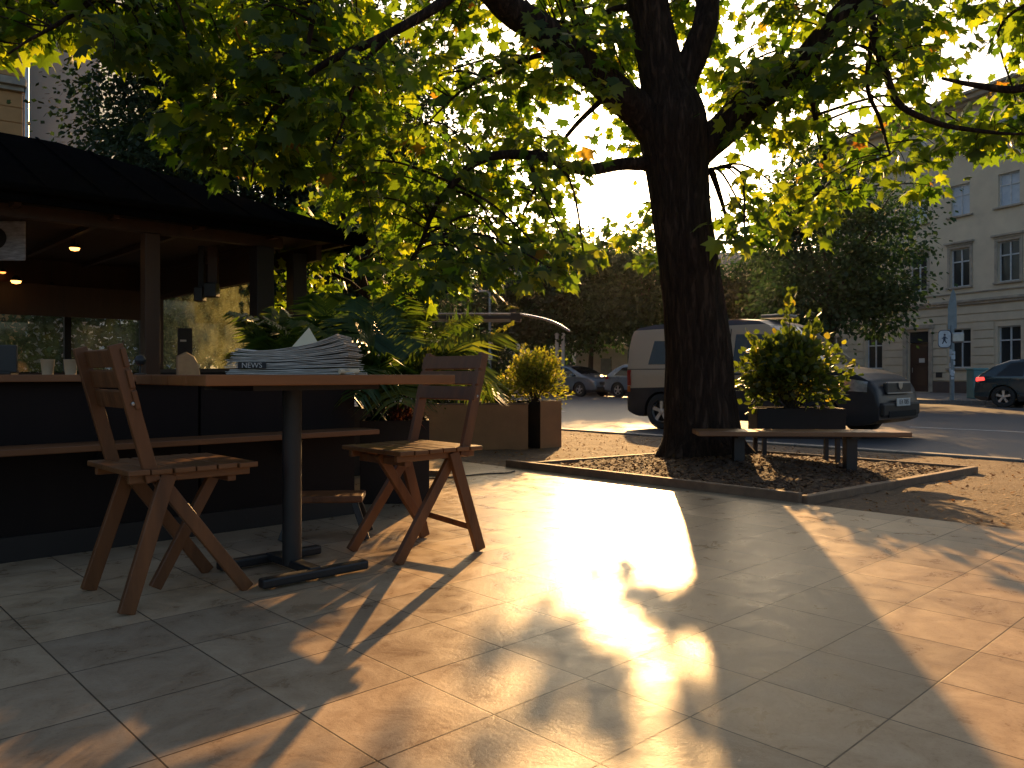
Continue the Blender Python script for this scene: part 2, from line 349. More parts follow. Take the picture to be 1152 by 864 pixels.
# dense resample with ridged bark
def smooth_path(pts, k):
    pts = [np.array(p, float) for p in pts]; out = []
    for i in range(len(pts)-1):
        p0 = pts[max(i-1, 0)]; p1 = pts[i]; p2 = pts[i+1]; p3 = pts[min(i+2, len(pts)-1)]
        for j in range(k):
            t = j/k; out.append(.5*((2*p1)+(-p0+p2)*t+(2*p0-5*p1+4*p2-p3)*t*t+(-p0+3*p1-3*p2+p3)*t**3))
    out.append(pts[-1]); return out
path = smooth_path([tuple(P(u, v, TY))+(r,) for u, v, r in tp], 7)
from mathutils import noise as mn
def bark_tube(path, n, amp, mb=None):
    mb = mb or MB(); pts = [Vector(p[:3]) for p in path]; rad = [p[3] for p in path]; b0 = len(mb.v)
    mb.tube(pts, rad, n, cap=False)
    for i in range(len(pts)):
        for j in range(n):
            k = b0+i*n+j; p = Vector(mb.v[k]); d = (p-pts[i]); dn = d.normalized(); a = math.atan2(dn.y, dn.x)
            q = Vector((math.cos(a)*2.2, math.sin(a)*2.2, p.z*.35))
            h = abs(mn.noise(q*3.1))+.55*abs(mn.noise(q*7.3+Vector((3, 1, p.z*.6))))
            f = 0
            if amp > .02:   # root flare lobes
                zz = max(0, .35-(p.z+.05)); f = zz*zz*1.3*(.55+.45*math.sin(a*5+1.2))
            mb.v[k] = tuple(p+dn*(min(.5, h)*amp-amp*.3+f))
    return mb
bark_tube(path, 72, .035).build('trunk', M_bark, maple, world=True, smooth=True, sharp=60)
limbs = [   # (u, v, Y, r)
 [(752, 165, 7.0, .16), (725, 135, 6.95, .155), (690, 100, 6.8, .145), (655, 72, 6.6, .135), (620, 45, 6.4, .125), (580, 15, 6.2, .115), (540, -20, 6.0, .105), (490, -70, 5.8, .09), (430, -130, 5.5, .06), (380, -190, 5.3, .03)],
 [(768, 185, 7.0, .17), (800, 155, 7.0, .15), (835, 125, 7.0, .138), (870, 98, 6.9, .125), (905, 68, 6.8, .115), (940, 28, 6.6, .105), (975, -15, 6.5, .095), (1020, -80, 6.3, .08), (1080, -150, 6.2, .05)],
 [(758, 130, 7.0, .15), (772, 85, 7.0, .13), (788, 40, 7.0, .115), (800, -5, 7.1, .10), (815, -60, 7.2, .08), (830, -130, 7.3, .05)],
 [(755, 178, 7.0, .085), (725, 182, 6.95, .062), (700, 185, 6.9, .054), (665, 191, 6.8, .050), (640, 189, 6.7, .046), (617, 177, 6.6, .044), (585, 173, 6.5, .040), (550, 177, 6.45, .036), (525, 190, 6.4, .030), (500, 220, 6.4, .025), (482, 250, 6.4, .02), (465, 288, 6.4, .015), (445, 325, 6.4, .008)],
 [(548, -14, 6.05, .06), (520, -14, 5.8, .045), (500, 0, 5.6, .04), (470, 22, 5.5, .035), (435, 40, 5.4, .03), (384, 63, 5.3, .025), (350, 83, 5.3, .020), (305, 130, 5.2, .015), (288, 165, 5.2, .010), (283, 205, 5.2, .006)],
 [(440, 38, 5.4, .022), (415, 65, 5.35, .018), (397, 100, 5.3, .014), (388, 130, 5.3, .009), (372, 170, 5.3, .005)],
 [(400, -60, 5.4, .03), (358, 0, 5.3, .022), (345, 55, 5.3, .016), (318, 90, 5.3, .011), (290, 120, 5.3, .006)],
 [(975, -15, 6.5, .05), (984, 40, 6.2, .035), (998, 90, 6.0, .028), (1015, 120, 5.9, .025), (1058, 140, 5.9, .02), (1105, 148, 5.8, .015), (1160, 150, 5.8, .008)],
 [(984, 30, 6.2, .022), (976, 95, 6.3, .018), (990, 135, 6.3, .014), (1001, 175, 6.3, .008)],
 [(1080, -150, 6.2, .05), (1150, -20, 5.8, .04), (1190, 60, 5.6, .035), (1150, 100, 5.7, .03), (1095, 95, 5.8, .02), (1060, 88, 5.8, .01)],
 [(640, 60, 6.5, .03), (600, 64, 6.6, .022), (557, 84, 6.6, .018), (517, 104, 6.7, .012), (480, 140, 6.7, .006)],
 [(735, 20, 7, .05), (700, 8, 7.1, .03), (660, 24, 7.3, .02), (630, 40, 7.4, .008)],
 [(740, 55, 7, .05), (705, 45, 7.2, .03), (665, 48, 7.4, .018), (640, 60, 7.6, .008)],
 [(800, 190, 7.0, .03), (812, 225, 7.2, .02), (822, 262, 7.3, .012), (845, 290, 7.3, .006)],
 [(905, 68, 6.8, .035), (915, 120, 6.9, .025), (925, 170, 7.0, .018), (940, 215, 7.0, .012), (935, 250, 7.0, .006)],
 [(430, -130, 5.5, .05), (300, -120, 5.2, .04), (200, -60, 5.0, .03), (120, -10, 4.9, .02), (60, 30, 4.8, .012), (10, 60, 4.8, .006)],
 [(870, 98, 6.9, .03), (880, 55, 7.2, .025), (886, 10, 7.4, .02), (890, -60, 7.5, .01)],
 [(780, 170, 7.1, .03), (770, 190, 8.0, .025), (745, 215, 9.0, .018), (725, 245, 10.0, .012), (715, 270, 10.5, .006)],
 [(690, 100, 6.8, .03), (640, 150, 7.3, .02), (600, 215, 7.5, .015), (590, 260, 7.5, .01), (640, 290, 7.5, .005)],
]
nodes = []
for i, lm in enumerate(limbs):
    pp = smooth_path([tuple(P(u, v, Y))+(r,) for u, v, Y, r in lm], 5)
    jit = min(.02, lm[0][3]*.15)
    pp = [np.array([p[0]+mn.noise(Vector(p[:3])*3)*jit*2, p[1], p[2]+mn.noise(Vector(p[:3])*3+Vector((9, 0, 0)))*jit*2, p[3]]) for p in pp]
    big = lm[0][3] > .1
    bark_tube(pp, 40 if big else 10, .018 if big else .002).build('limb', M_bark, maple, world=True, smooth=True, sharp=60)
    nodes += [p for p in pp]
ND = np.array([n[:3] for n in nodes]); NR = np.array([n[3] for n in nodes])
LOW = [(-60, 40), (0, 62), (40, 55), (70, 62), (100, 40), (130, 60), (160, 70), (190, 90), (205, 165), (235, 190), (270, 190), (320, 205), (350, 185), (385, 195), (415, 275), (440, 310), (490, 285), (520, 290), (545, 302), (570, 285), (600, 300), (640, 285), (655, 250), (690, 225), (730, 215), (745, 235), (800, 255), (820, 275), (850, 285), (900, 262), (960, 240), (990, 225), (1030, 215), (1060, 225), (1090, 222), (1120, 175), (1152, 170), (1210, 170)]
def vlow(u):
    return float(np.interp(u, [a for a, b in LOW], [b for a, b in LOW]))
GAPS = [(561, 34, 10, 18), (530, 62, 18, 22), (460, 58, 15, 26), (487, 120, 18, 18), (523, 156, 22, 22), (668, 150, 17, 42), (694, 212, 40, 26), (702, 245, 20, 22), (600, -3, 18, 10), (498, 268, 12, 20), (826, 30, 20, 26), (951, 130, 28, 24), (1105, 55, 34, 38), (814, 188, 17, 34), (966, 55, 14, 8), (889, 48, 10, 9), (30, 110, 50, 45), (575, 245, 12, 12), (640, 235, 12, 14),
        (1080, 110, 22, 12), (1090, 190, 30, 14), (985, 205, 16, 14), (440, 5, 14, 10), (900, 185, 16, 14), (620, 130, 12, 12), (860, 175, 12, 10), (770, 60, 8, 20), (1035, 40, 12, 10), (930, 15, 10, 8)]
cl = []
tries = 0
while tries < 16000 and len(cl) < 600:
    tries += 1
    u = random.uniform(-70, 1215); v = random.uniform(-230, 312)
    vl = vlow(u)
    if v > vl-8: continue
    if any(((u-a)/(ru+14))**2+((v-b)/(rv_+13))**2 < 1 for a, b, ru, rv_ in GAPS): continue
    if 722 < u < 806 and v > 60 and random.random() < .93: continue
    md = (18.5 if v > 0 else 36)
    if u > 925 and v > 60: md = 25
    if 840 < u < 925 and v > 120: md = 21
    if any((u-c[0])**2+(v-c[1])**2 < md*md for c in cl): continue
    if u < 200: Y = random.uniform(4.6, 5.8)
    elif u < 420: Y = random.uniform(5.0, 6.6)
    elif u < 700: Y = random.uniform(6.0, 8.2)
    elif u < 830: Y = random.uniform(7.4, 8.6)
    else: Y = random.uniform(5.8, 7.8)
    cl.append((u, v, Y, v > vl-42))
for u, v, Y in ((706, 262, 10.4), (722, 266, 10.2), (752, 262, 10.2), (738, 286, 9.8), (722, 291, 10.2), (746, 298, 9.2), (730, 250, 9.6), (690, 256, 9.4), (741, 240, 9.6), (697, 272, 10.6), (490, 295, 5.7), (500, 312, 5.6), (478, 315, 5.5), (448, 322, 5.6), (558, 300, 5.8), (543, 310, 5.6), (572, 288, 5.8), (608, 283, 5.9), (616, 300, 5.7), (640, 280, 5.9), (657, 290, 5.7), (605, 312, 5.6), (430, 308, 5.5), (520, 288, 5.8)): cl.append((u, v, Y, True))  # deep clumps by the trunk are extra, added to cast leaf shadows on the patio
Cc = np.array([tuple(P(u, v, Y)) for u, v, Y, e in cl])
tw = MB(); pos = []; tip = []; nr = []; sz = []
for ci, (c, info) in enumerate(zip(Cc, cl)):
    d = np.linalg.norm(ND-c, axis=1)+np.where(ND[:, 2] < c[2]-.15, .6, 0); k = int(np.argmin(d)); a = ND[k]
    dist = np.linalg.norm(a-c); mid = (a+c)/2+np.array([0, 0, .12*dist+.02])+rng.normal(0, .05*dist+.01, 3)
    end = c+np.array([0, 0, -.10]); pp = smooth_path([a, mid, c, end], 4)
    r0 = min(.012, NR[k]*.7)*min(1.3, .5+dist*.6); tw.tube([Vector(p) for p in pp], list(np.linspace(r0, .0022, len(pp))), 5)
    out = (c-a); out[2] = 0; out = out/(np.linalg.norm(out)+1e-6)
    nL = random.randint(20, 30) if not info[3] else random.randint(19, 27)
    px = 1.0
    for j in range(nL):
        off = rng.normal(0, 1, 3)*np.array([.125, .15, .085])
        if info[3]: off = rng.normal(0, 1, 3)*np.array([.11, .12, .055])
        p = c+off; o2 = off+out*.12; o2[2] = 0; o2 /= (np.linalg.norm(o2)+1e-6)
        t = o2*random.uniform(.4, 1)+np.array([0, 0, -random.uniform(.25, 1.25)])+rng.normal(0, .25, 3)
        n_ = np.array([0, 0, 1])*random.uniform(.2, 1)+o2*random.uniform(.2, 1.1)+rng.normal(0, .4, 3)
        pos.append(p); tip.append(t); nr.append(n_); sz.append(random.choice((random.uniform(.05, .10), random.uniform(.09, .135), random.uniform(.12, .165))))
        if j % 4 == 0:
            tw.tube([Vector(c+off*.1), Vector(c+off*.6+np.array([0, 0, .015])), Vector(p)], [.0025, .0018, .0012], 4, cap=False)
tw.build('twigs', M_bark, maple, world=True, smooth=True)
pos = np.array(pos); tip = np.array(tip); nr = np.array(nr)
me = leaves_mesh('leaves', pos-np.array(maple.location), tip, nr, np.array(sz), curl=True)
o = link('leaves', me, M_maple, maple)
print('maple clumps', len(cl), 'leaves', len(pos))

# ---------------------------------------------------------------- background trees
def tree(name, label, base, top, cr, th, trad, nclump, nleaf, ls, m, seed, group=None, lean=0, cz=None, flat=1.0, spread=.42, limbsn=7, cat='tree'):
    g = np.random.default_rng(seed); random.seed(seed)
    t = thing(name, label, cat, base, group=group)
    H = top-base[2]; rx, ry = cr; c = np.array([lean*.6, 0, cz if cz is not None else (th+H)/2]); rz = H-c[2]
    tb = MB(); tpts = [(0, 0, -.1), (lean*.15, .02, th*.5), (lean*.5, 0, th), (lean*.7, 0, (th+H)/2), (lean*.7, .1, H*.92)]
    tb.tube([Vector(p) for p in smooth_path(tpts, 5)], list(np.linspace(trad, trad*.12, 21)), 12)
    for q in range(limbsn):
        a = q*2.4+seed; z0 = th*random.uniform(.8, 1.25); e = c+np.array([math.cos(a)*rx*.7, math.sin(a)*ry*.7, random.uniform(-.2, .6)*rz])
        s0 = np.array([lean*.5, 0, z0]); md = (s0+e)/2+np.array([0, 0, .08*H])
        tb.tube([Vector(p) for p in smooth_path([s0, md, e], 4)], list(np.linspace(trad*.45, .02, 9)), 7)
    tb.build('trunk', M_bark2, t, smooth=True)
    d = g.normal(size=(nclump, 3)); d = norm(d); rr = g.uniform(.35, 1.0, (nclump, 1))**.6
    lump = 1+.22*np.sin(d[:, :1]*5+seed)+.15*np.sin(d[:, 2:3]*7+seed*2)
    cc = c+d*rr*lump*np.array([rx, ry, rz]); cc[:, 2] = np.maximum(cc[:, 2], th*.75+g.uniform(0, .5, nclump))
    cs = g.uniform(.6, 1.3, nclump)*spread
    ci = g.integers(0, nclump, nleaf); pos = cc[ci]+g.normal(size=(nleaf, 3))*cs[ci][:, None]*np.array([1, 1, .55*flat])
    o2 = norm(pos-cc[ci]); tip = o2+g.normal(0, .5, (nleaf, 3))+np.array([0, 0, -.5]); n_ = g.normal(0, .6, (nleaf, 3))+np.array([0, 0, .9])
    me = leaves_mesh('crown', pos, tip, n_, g.uniform(.7, 1.35, nleaf)*ls, DT, DF, 1.1)
    link('crown', me, m, t); return t
tree('dark_tree', 'tall dark fine leaved tree rising behind the kiosk roof at the upper left', (-7.0, 21, -.2), 12.5, (4.6, 3.2), 2.6, .3, 380, 80000, .145, M_darkleaf, 3, cz=7.0, spread=.62)
tree('dark_tree', 'dark tree standing just right of the kiosk behind the hanging maple branches', (-4.3, 24.5, -.2), 9.6, (3.1, 2.6), 2.2, .22, 210, 40000, .15, M_darkleaf, 9, cz=5.4, spread=.6)
bt = [  # u, Y, top v, rx, trunk h, label
 (470, 50, 285, 4.6, 2.5, 'dark crowned street tree across the road behind the snake plant'),
 (545, 47, 298, 3.6, 2.3, 'dark street tree behind the slim street lamp across the road'),
 (610, 46, 290, 3.3, 3.2, 'street tree across the road behind the twin white posts'),
 (664, 45, 262, 2.9, 3.0, 'hazy green street tree left of the maple trunk above the silver car'),
 (712, 43, 268, 2.6, 3.0, 'street tree with leaning trunk just left of the van rear'),
 (835, 44, 285, 3.0, 2.8, 'street tree behind the van roof right of the maple trunk'),
 (380, 48, 300, 4.6, 2.0, 'dark tree far behind the palm leaves beside the kiosk'),
 (250, 44, 300, 4.6, 2.0, 'dark green tree seen through the kiosk side glass'),
 (60, 46, 310, 5.5, 2.0, 'dark green tree seen through the kiosk back windows'),
]
for i, (u, Y, tv, rx, th, lb) in enumerate(bt):
    b = P(u, 422, Y); z = EYE+(422-tv)/F*Y
    tree('street_tree', lb, (b.x, b.y, -.15), z, (rx, rx*.9), th, .18, 150, 11000, .24, M_midleaf if i in (3, 4, 5) else M_darkleaf, 20+i, 'street trees across the road', lean=(.8 if i == 4 else .2), cz=(th*.8+z)/2, spread=.6)
b = P(934, 422, 29.5)
tree('street_tree', 'dense dark green tree in front of the cream apartment building', (b.x, b.y, -.12), EYE+(422-178)/F*29.5, (3.0, 2.7), 2.3, .16, 200, 24000, .17, M_midleaf, 41, 'street trees across the road', cz=5.5, spread=.5)
hp = MB()
hd = thing('hedge', 'long dark hedge closing the view beneath the street trees', 'hedge', tuple(W(30, 44, -.12)))
g = np.random.default_rng(5); n = 26000
a_ = g.uniform(21, 80, n); q_ = g.uniform(42.8, 45.2, n); z_ = g.uniform(0, 1, n)**.8*(3.0+.7*np.sin(a_*1.3)+.4*np.sin(a_*3.1))
pp = np.array([tuple(W(a, q, 0)) for a, q in zip(a_, q_)]); pp[:, 2] = z_-.1
me = leaves_mesh('hedge_foliage', pp-np.array(hd.location), g.normal(0, 1, (n, 3)), g.normal(0, .5, (n, 3))+np.array([0, 0, 1]), g.uniform(.2, .42, n), DT, DF, 1.2)
link('foliage', me, M_darkleaf, hd)
hb = MB()
for i in range(58): hb.tube([W(21.5+i, 44, -.15), W(21.8+i, 44.2, 1.2), W(21.5+i, 44, 2.4)], [.06, .05, .02], 6)
hb.build('stems', M_bark2, hd, world=True)

h2 = thing('hedge', 'dark leafy hedge behind the kiosk seen through its back windows', 'hedge', (-9, 14.5, -.1))
n = 15000; x_ = g.uniform(-5.5, 4.6, n); z_ = g.uniform(0, 1, n)**.8*(2.2+.3*np.sin(x_*2.1)+.2*np.sin(x_*5.3)); pp = np.stack([x_, g.uniform(-.5, .5, n), z_], 1)
link('foliage', leaves_mesh('foliage', pp, g.normal(0, 1, (n, 3)), g.normal(0, .5, (n, 3))+np.array([0, 0, 1]), g.uniform(.08, .17, n), DT, DF, 1.2), M_midleaf, h2)
hb = MB()
for i in range(14): hb.tube([(-5.2+i*.7, 0, -.1), (-5.1+i*.7, .1, 1), (-5.2+i*.7, 0, 1.9)], [.04, .03, .01], 6)
hb.build('stems', M_bark2, h2)
# ---------------------------------------------------------------- potted plants
M_palm = leaf_mat('palm leaves', [(0, (.02, .045, .014)), (1, (.04, .075, .02))], [(0, (.07, .14, .012)), (.8, (.16, .24, .02)), (1, (.36, .42, .03))], .35, .4)
M_broad = leaf_mat('broad plant leaves', [(0, (.02, .045, .015)), (1, (.04, .075, .02))], [(0, (.08, .16, .015)), (1, (.22, .32, .02))], .35, .28)
M_cordy = leaf_mat('red grass leaves', [(0, (.07, .02, .022)), (1, (.12, .04, .03))], [(0, (.10, .03, .02)), (1, (.22, .08, .04))], .25, .4)
M_shrub = leaf_mat('golden shrub leaves', [(0, (.05, .075, .012)), (.7, (.10, .12, .02)), (1, (.18, .16, .03))], [(0, (.22, .28, .015)), (.7, (.45, .45, .03)), (1, (.62, .50, .06))], .5, .5)
M_shrub2 = leaf_mat('planter shrub leaves', [(0, (.03, .05, .012)), (1, (.07, .09, .018))], [(0, (.08, .14, .010)), (.75, (.20, .26, .015)), (.9, (.45, .48, .02)), (1, (.55, .40, .03))], .42, .42)
def blade(mb, base, az, length, width, rise, droop, n=9, tw_=0):
    d = Vector((math.cos(az), math.sin(az), 0)); s = Vector((-math.sin(az), math.cos(az), 0)); vs = []
    for i in range(n+1):
        t = i/n; p = base+d*(length*(t*math.cos(rise)+.25*droop*t*t))+Vector((0, 0, length*(t*math.sin(rise)-droop*t*t)))
        w_ = width*(math.sin(math.pi*min(1, t*.93+.07))**.7)*(1-.3*t)+.001
        vs += [p-s*w_/2+Vector((0, 0, w_*.18)), p, p+s*w_/2+Vector((0, 0, w_*.18))]
    fs = []
    for i in range(n): fs += [(i*3, i*3+1, i*3+4, i*3+3), (i*3+1, i*3+2, i*3+5, i*3+4)]
    mb.add(vs, fs)
def frond(lf, st, base, az, length, rise, droop, nl=26, ll=.26, lw=.03):
    d = Vector((math.cos(az), math.sin(az), 0)); s = Vector((-math.sin(az), math.cos(az), 0)); pts = []
    for i in range(13):
        t = i/12; pts.append(base+d*(length*(t*math.cos(rise)+.2*droop*t))+Vector((0, 0, length*(t*math.sin(rise)-droop*t*t))))
    st.tube(pts, list(np.linspace(.007, .0015, 13)), 5)
    for k in range(nl):
        t = .22+.78*k/(nl-1); f = t*12; i = min(11, int(f)); p = pts[i].lerp(pts[i+1], f-i); ax = (pts[i+1]-pts[i]).normalized()
        L_ = ll*(math.sin(math.pi*(.12+.8*t)))+.05
        for sg in (-1, 1):
            dr = (ax*.75+s*sg*.9+Vector((0, 0, random.uniform(-.05, .25)))).normalized(); n_ = dr.cross(ax).normalized()*.5*lw
            q1 = p+dr*L_*.5+Vector((0, 0, -.02*L_)); q2 = p+dr*L_+Vector((0, 0, -.35*L_)); e = ax*lw*.5
            lf.add([p-e*.4, p+e*.4, q1+e, q1-e, q2], [(0, 1, 2, 3), (3, 2, 4)])
def planter_box(t, loc, dims, rz, m, rim=None, soil=True):
    mb = MB(); c = Vector(loc); w_, d_, h_ = dims; M = Matrix.Rotation(rz, 3, 'Z'); th = .02
    for (x, y, sx, sy) in ((0, -d_/2+th/2, w_, th), (0, d_/2-th/2, w_, th), (-w_/2+th/2, 0, th, d_-2*th), (w_/2-th/2, 0, th, d_-2*th)):
        mb.box(c+M@Vector((x, y, h_/2)), (sx, sy, h_), rz)
    mb.box(c+Vector((0, 0, .02)), (w_-2*th-.002, d_-2*th-.002, .03), rz)
    mb.build('box', m, t, world=True, bevel=.003)
    if rim:
        r = MB()
        for (x, y, sx, sy) in ((0, -d_/2+.012, w_+.016, .04), (0, d_/2-.012, w_+.016, .04), (-w_/2+.012, 0, .04, d_-.056), (w_/2-.012, 0, .04, d_-.056)):
            r.box(c+M@Vector((x, y, h_+.008)), (sx, sy, .018), rz)
        r.build('rim', rim, t, world=True, bevel=.003)
    sg = MB(); n = 8; vs = []
    for i in range(n+1):
        for j in range(n+1): vs.append(c+M@Vector(((i/n-.5)*(w_-2*th), (j/n-.5)*(d_-2*th), h_-.03+random.uniform(-.006, .01))))
    sg.add(vs, [(i*(n+1)+j, (i+1)*(n+1)+j, (i+1)*(n+1)+j+1, i*(n+1)+j+1) for i in range(n) for j in range(n)]).build('soil', M_soil, t, world=True, smooth=True)
def palm(name, label, base, n, length, seed, ll=.26, group=None, cat='potted plant', rise=(.7, 1.35), droop=(.35, .8)):
    random.seed(seed); t = thing(name, label, cat, base, group=group); lf = MB(); st = MB()
    for k in range(n):
        az = k*2.39996+random.uniform(-.3, .3); frond(lf, st, Vector((random.uniform(-.04, .04), random.uniform(-.04, .04), 0)), az, length*random.uniform(.65, 1.1), random.uniform(*rise), random.uniform(*droop), ll=ll)
    lf.build('fronds', M_palm, t); st.build('stems', M_palm, t); return t
# black planter beside the counter
pb = thing('black_planter', 'large black square planter at the end of the bar counter holding palms', 'planter', (-.715, 4.95, 0))
planter_box(pb, (-.715, 4.84, 0), (.40, .46, .485), R(8), M_darkplant)
palm('palm_plant', 'arching palm growing in the black square planter behind the newspapers', (-.74, 4.93, .45), 26, 1.2, 5, .36, rise=(.9, 1.5), droop=(.3, .75))
ct = thing('red_grass_plant', 'tuft of dark red strap leaves at the front of the black planter', 'potted plant', (-.66, 4.75, .45)); mb = MB(); random.seed(4)
for k in range(46): blade(mb, Vector((random.uniform(-.06, .06), random.uniform(-.04, .04), 0)), random.uniform(0, 6.28), random.uniform(.16, .34), .016, random.uniform(.5, 1.4), random.uniform(.3, .9))
mb.build('leaves', M_cordy, ct)
bl = thing('broad_leaf_plant', 'plant with large dark paddle shaped leaves beside the palm', 'potted plant', (-.86, 5.0, .45)); mb = MB(); st = MB(); random.seed(8)
for k, (az, L_, ri) in enumerate(((1.6, .95, 1.25), (.5, .8, 1.0), (2.8, .85, 1.05), (3.6, .8, .75), (-.5, .72, .8), (4.6, .6, 1.1), (1.1, .9, 1.4), (5.6, .6, .6))):
    b = Vector((math.cos(az)*.05, math.sin(az)*.05, .0)); e = b+Vector((math.cos(az)*.10, math.sin(az)*.10, .22)); st.tube([Vector((0, 0, 0)), b+Vector((0, 0, .1)), e], [.009, .008, .006], 6)
    blade(mb, e, az, L_*.66, .13, ri, .45, 12)
mb.build('leaves', M_broad, bl, smooth=True); st.build('stems', M_broad, bl)
# second long planter behind the counter end with palms
p2 = thing('black_trough', 'dark trough planter with ferny palms standing between kiosk post and counter', 'planter', (-1.5, 6.0, 0))
planter_box(p2, (-1.45, 5.9, 0), (1.05, .40, .50), ANG2, M_darkplant)
for i, (x, y, s, L_, lb) in enumerate(((-1.56, 5.82, 11, .72, 'feathery palm just right of the kiosk corner post'), (-1.36, 6.0, 12, .95, 'middle palm in the dark trough behind the newspapers'), (-1.12, 6.17, 13, .95, 'palm at the right end of the dark trough behind the broad leaves'))):
    palm('palm_plant', lb, (x, y, .46), 24, L_*1.45, s, .36, rise=(.95, 1.5), droop=(.25, .7))
# upright snake plant + seed spike
sp = thing('snake_plant', 'cluster of tall upright dark blades behind the right chair', 'potted plant', (-.57, 8.55, .0)); mb = MB(); random.seed(3)
for k in range(20): blade(mb, Vector((random.uniform(-.09, .09), random.uniform(-.07, .07), .44)), random.uniform(0, 6.28), random.uniform(.8, 1.15), .10, random.uniform(1.38, 1.54), .04, 12)
mb.build('leaves', M_broad, sp, smooth=True)
ss = MB(); c0 = Vector((-.50, 8.5, .44)); ptsS = [c0, c0+Vector((.03, 0, .45)), c0+Vector((.18, 0, .68)), c0+Vector((.50, 0, .86))]
pS = [Vector(p) for p in smooth_path([tuple(p) for p in ptsS], 6)]; ss.tube(pS, .003, 5)
for i in range(150):
    k = random.randint(9, len(pS)-1); p = pS[k]+Vector((random.gauss(0, .012), random.gauss(0, .012), random.gauss(0, .014))); ss.add([p, p+Vector((.008, .002, .010)), p+Vector((.016, 0, 0)), p+Vector((.008, -.003, -.004))], [(0, 1, 2, 3)])
sk = thing('grass_plume', 'arching seed plume leaning right from beside the snake plant', 'plant', tuple(c0)); ss.build('plume', M_shrub, sk, world=True)
# tan planters
zg = -.055
tpn = thing('tan_planter', 'long tan rectangular planter with dark rim behind the right chair', 'planter', (-.6, 8.5, zg))
planter_box(tpn, (-.62, 8.62, zg), (1.55, .42, .49), R(6), M_tanplant, M_edgewood)
tp2 = thing('corner_planter', 'corner planter with dark left face and sunlight painted tan on its right face under the golden shrub', 'planter', (.22, 8.75, zg))
planter_box(tp2, (.30, 8.86, zg), (.33, .37, .52), ANG2, M_darkplant)
cq = Matrix.Rotation(ANG2, 3, 'Z'); MB().box(Vector((.30, 8.86, zg+.26))+cq@Vector((0, -.188, 0)), (.335, .008, .522), ANG2).build('sunlit_face', M_tanplant, tp2, world=True, bevel=.002)  # tan panel paints grazing sunlight onto the right face
def shrub(name, label, c, rx, rz, n, ls, m, seed, sprigs=0, sprig_len=.15, T=DT, Fc=DF, cat='shrub', stalks=()):
    g = np.random.default_rng(seed); random.seed(seed); t = thing(name, label, cat, c); nc = 60
    d = norm(g.normal(size=(nc, 3))); d[:, 2] = np.abs(d[:, 2])*1.0-.25; cc = d*g.uniform(.35, 1.12, (nc, 1))*np.array([rx, rx, rz])+np.array([0, 0, rz*.55])
    ci = g.integers(0, nc, n); pos = cc[ci]+g.normal(size=(n, 3))*rx*.2; st = MB()
    for k in range(0, nc, 2):
        e = cc[k]; st.tube([Vector((e[0]*.08, e[1]*.08, 0)), Vector((e[0]*.5, e[1]*.5, e[2]*.6)), Vector(e)], [.006, .004, .002], 5)
    ex = []
    for k in range(sprigs):
        a = random.uniform(0, 6.28); r_ = random.uniform(0, .8)*rx; b = np.array([math.cos(a)*r_, math.sin(a)*r_, rz*(1.25-.5*(r_/rx)**2)]); L_ = random.uniform(.5, 1.2)*sprig_len; e = b+np.array([random.gauss(0, .3)*L_+math.cos(a)*.3*L_, random.gauss(0, .2)*L_, L_])
        st.tube([Vector(b*np.array([1, 1, .6])), Vector(e)], [.003, .0015], 4)
        for j in range(9): ex.append(b+(e-b)*random.uniform(.1, 1)+g.normal(size=3)*ls*.35)
    for (e, n2) in stalks:
        e = np.array(e); pth = smooth_path([(0, 0, 0), tuple(e*np.array([.75, .75, .5])), tuple(e)], 5); st.tube([Vector(p) for p in pth], list(np.linspace(.007, .002, len(pth))), 5)
        for j in range(n2): ex.append(pth[random.randint(5, len(pth)-1)]+g.normal(size=3)*ls*.55)
    if ex: pos = np.vstack([pos, np.array(ex)])
    n = len(pos); o2 = norm(pos-np.array([0, 0, rz*.3])); tip = o2+g.normal(0, .5, (n, 3)); n_ = o2*.5+g.normal(0, .6, (n, 3))+np.array([0, 0, .6])
    link('foliage', leaves_mesh('foliage', pos, tip, n_, g.uniform(.6, 1.3, n)*ls, T, Fc, 1.1), m, t); st.build('stems', M_bark2, t); return t
shrub('golden_shrub', 'round golden green shrub with upright sprigs in the corner planter', (.25, 8.86, zg+.48), .30, .40, 5200, .038, M_shrub, 2, 42, .14)
shrub('low_shrub', 'low golden shrub spilling over the right end of the tan planter', (-.15, 8.66, zg+.46), .17, .20, 1500, .036, M_shrub, 6, 8, .06)
shrub('low_shrub', 'small leafy shrub in the tan planter seen through the chair back', (-.75, 8.6, zg+.46), .2, .18, 1500, .04, M_shrub2, 14, 5, .06)
OV, OF = leaf_template([(0, 0), (.22, .12), (.36, .38), (.30, .66), (0, 1), (-.30, .66), (-.36, .38), (-.22, .12)], .3, .2)
# raised planter behind the bench with leafy shrub
rp = thing('raised_planter', 'dark rectangular planter raised on legs behind the bench', 'planter', (2.52, 7.3, -.05))
planter_box(rp, (2.60, 7.25, .18), (.78, .34, .27), R(-3), M_darkplant)
for sx in (-.33, .33):
    for sy in (-.13, .13): MB().box((2.60+sx, 7.25+sy, .068), (.035, .035, .27)).build('leg', M_black, rp, world=True)
shrub('leafy_shrub', 'tall leafy shrub with two upright stalks in the raised planter', (2.56, 7.25, .43), .36, .46, 2700, .066, M_shrub2, 9, 14, .12, OV, OF, stalks=(((-.02, 0, 1.05), 90), ((.22, 0, .84), 60), ((.52, 0, .40), 45), ((-.34, 0, .66), 40), ((.42, 0, .58), 30), ((-.46, 0, .36), 30)))
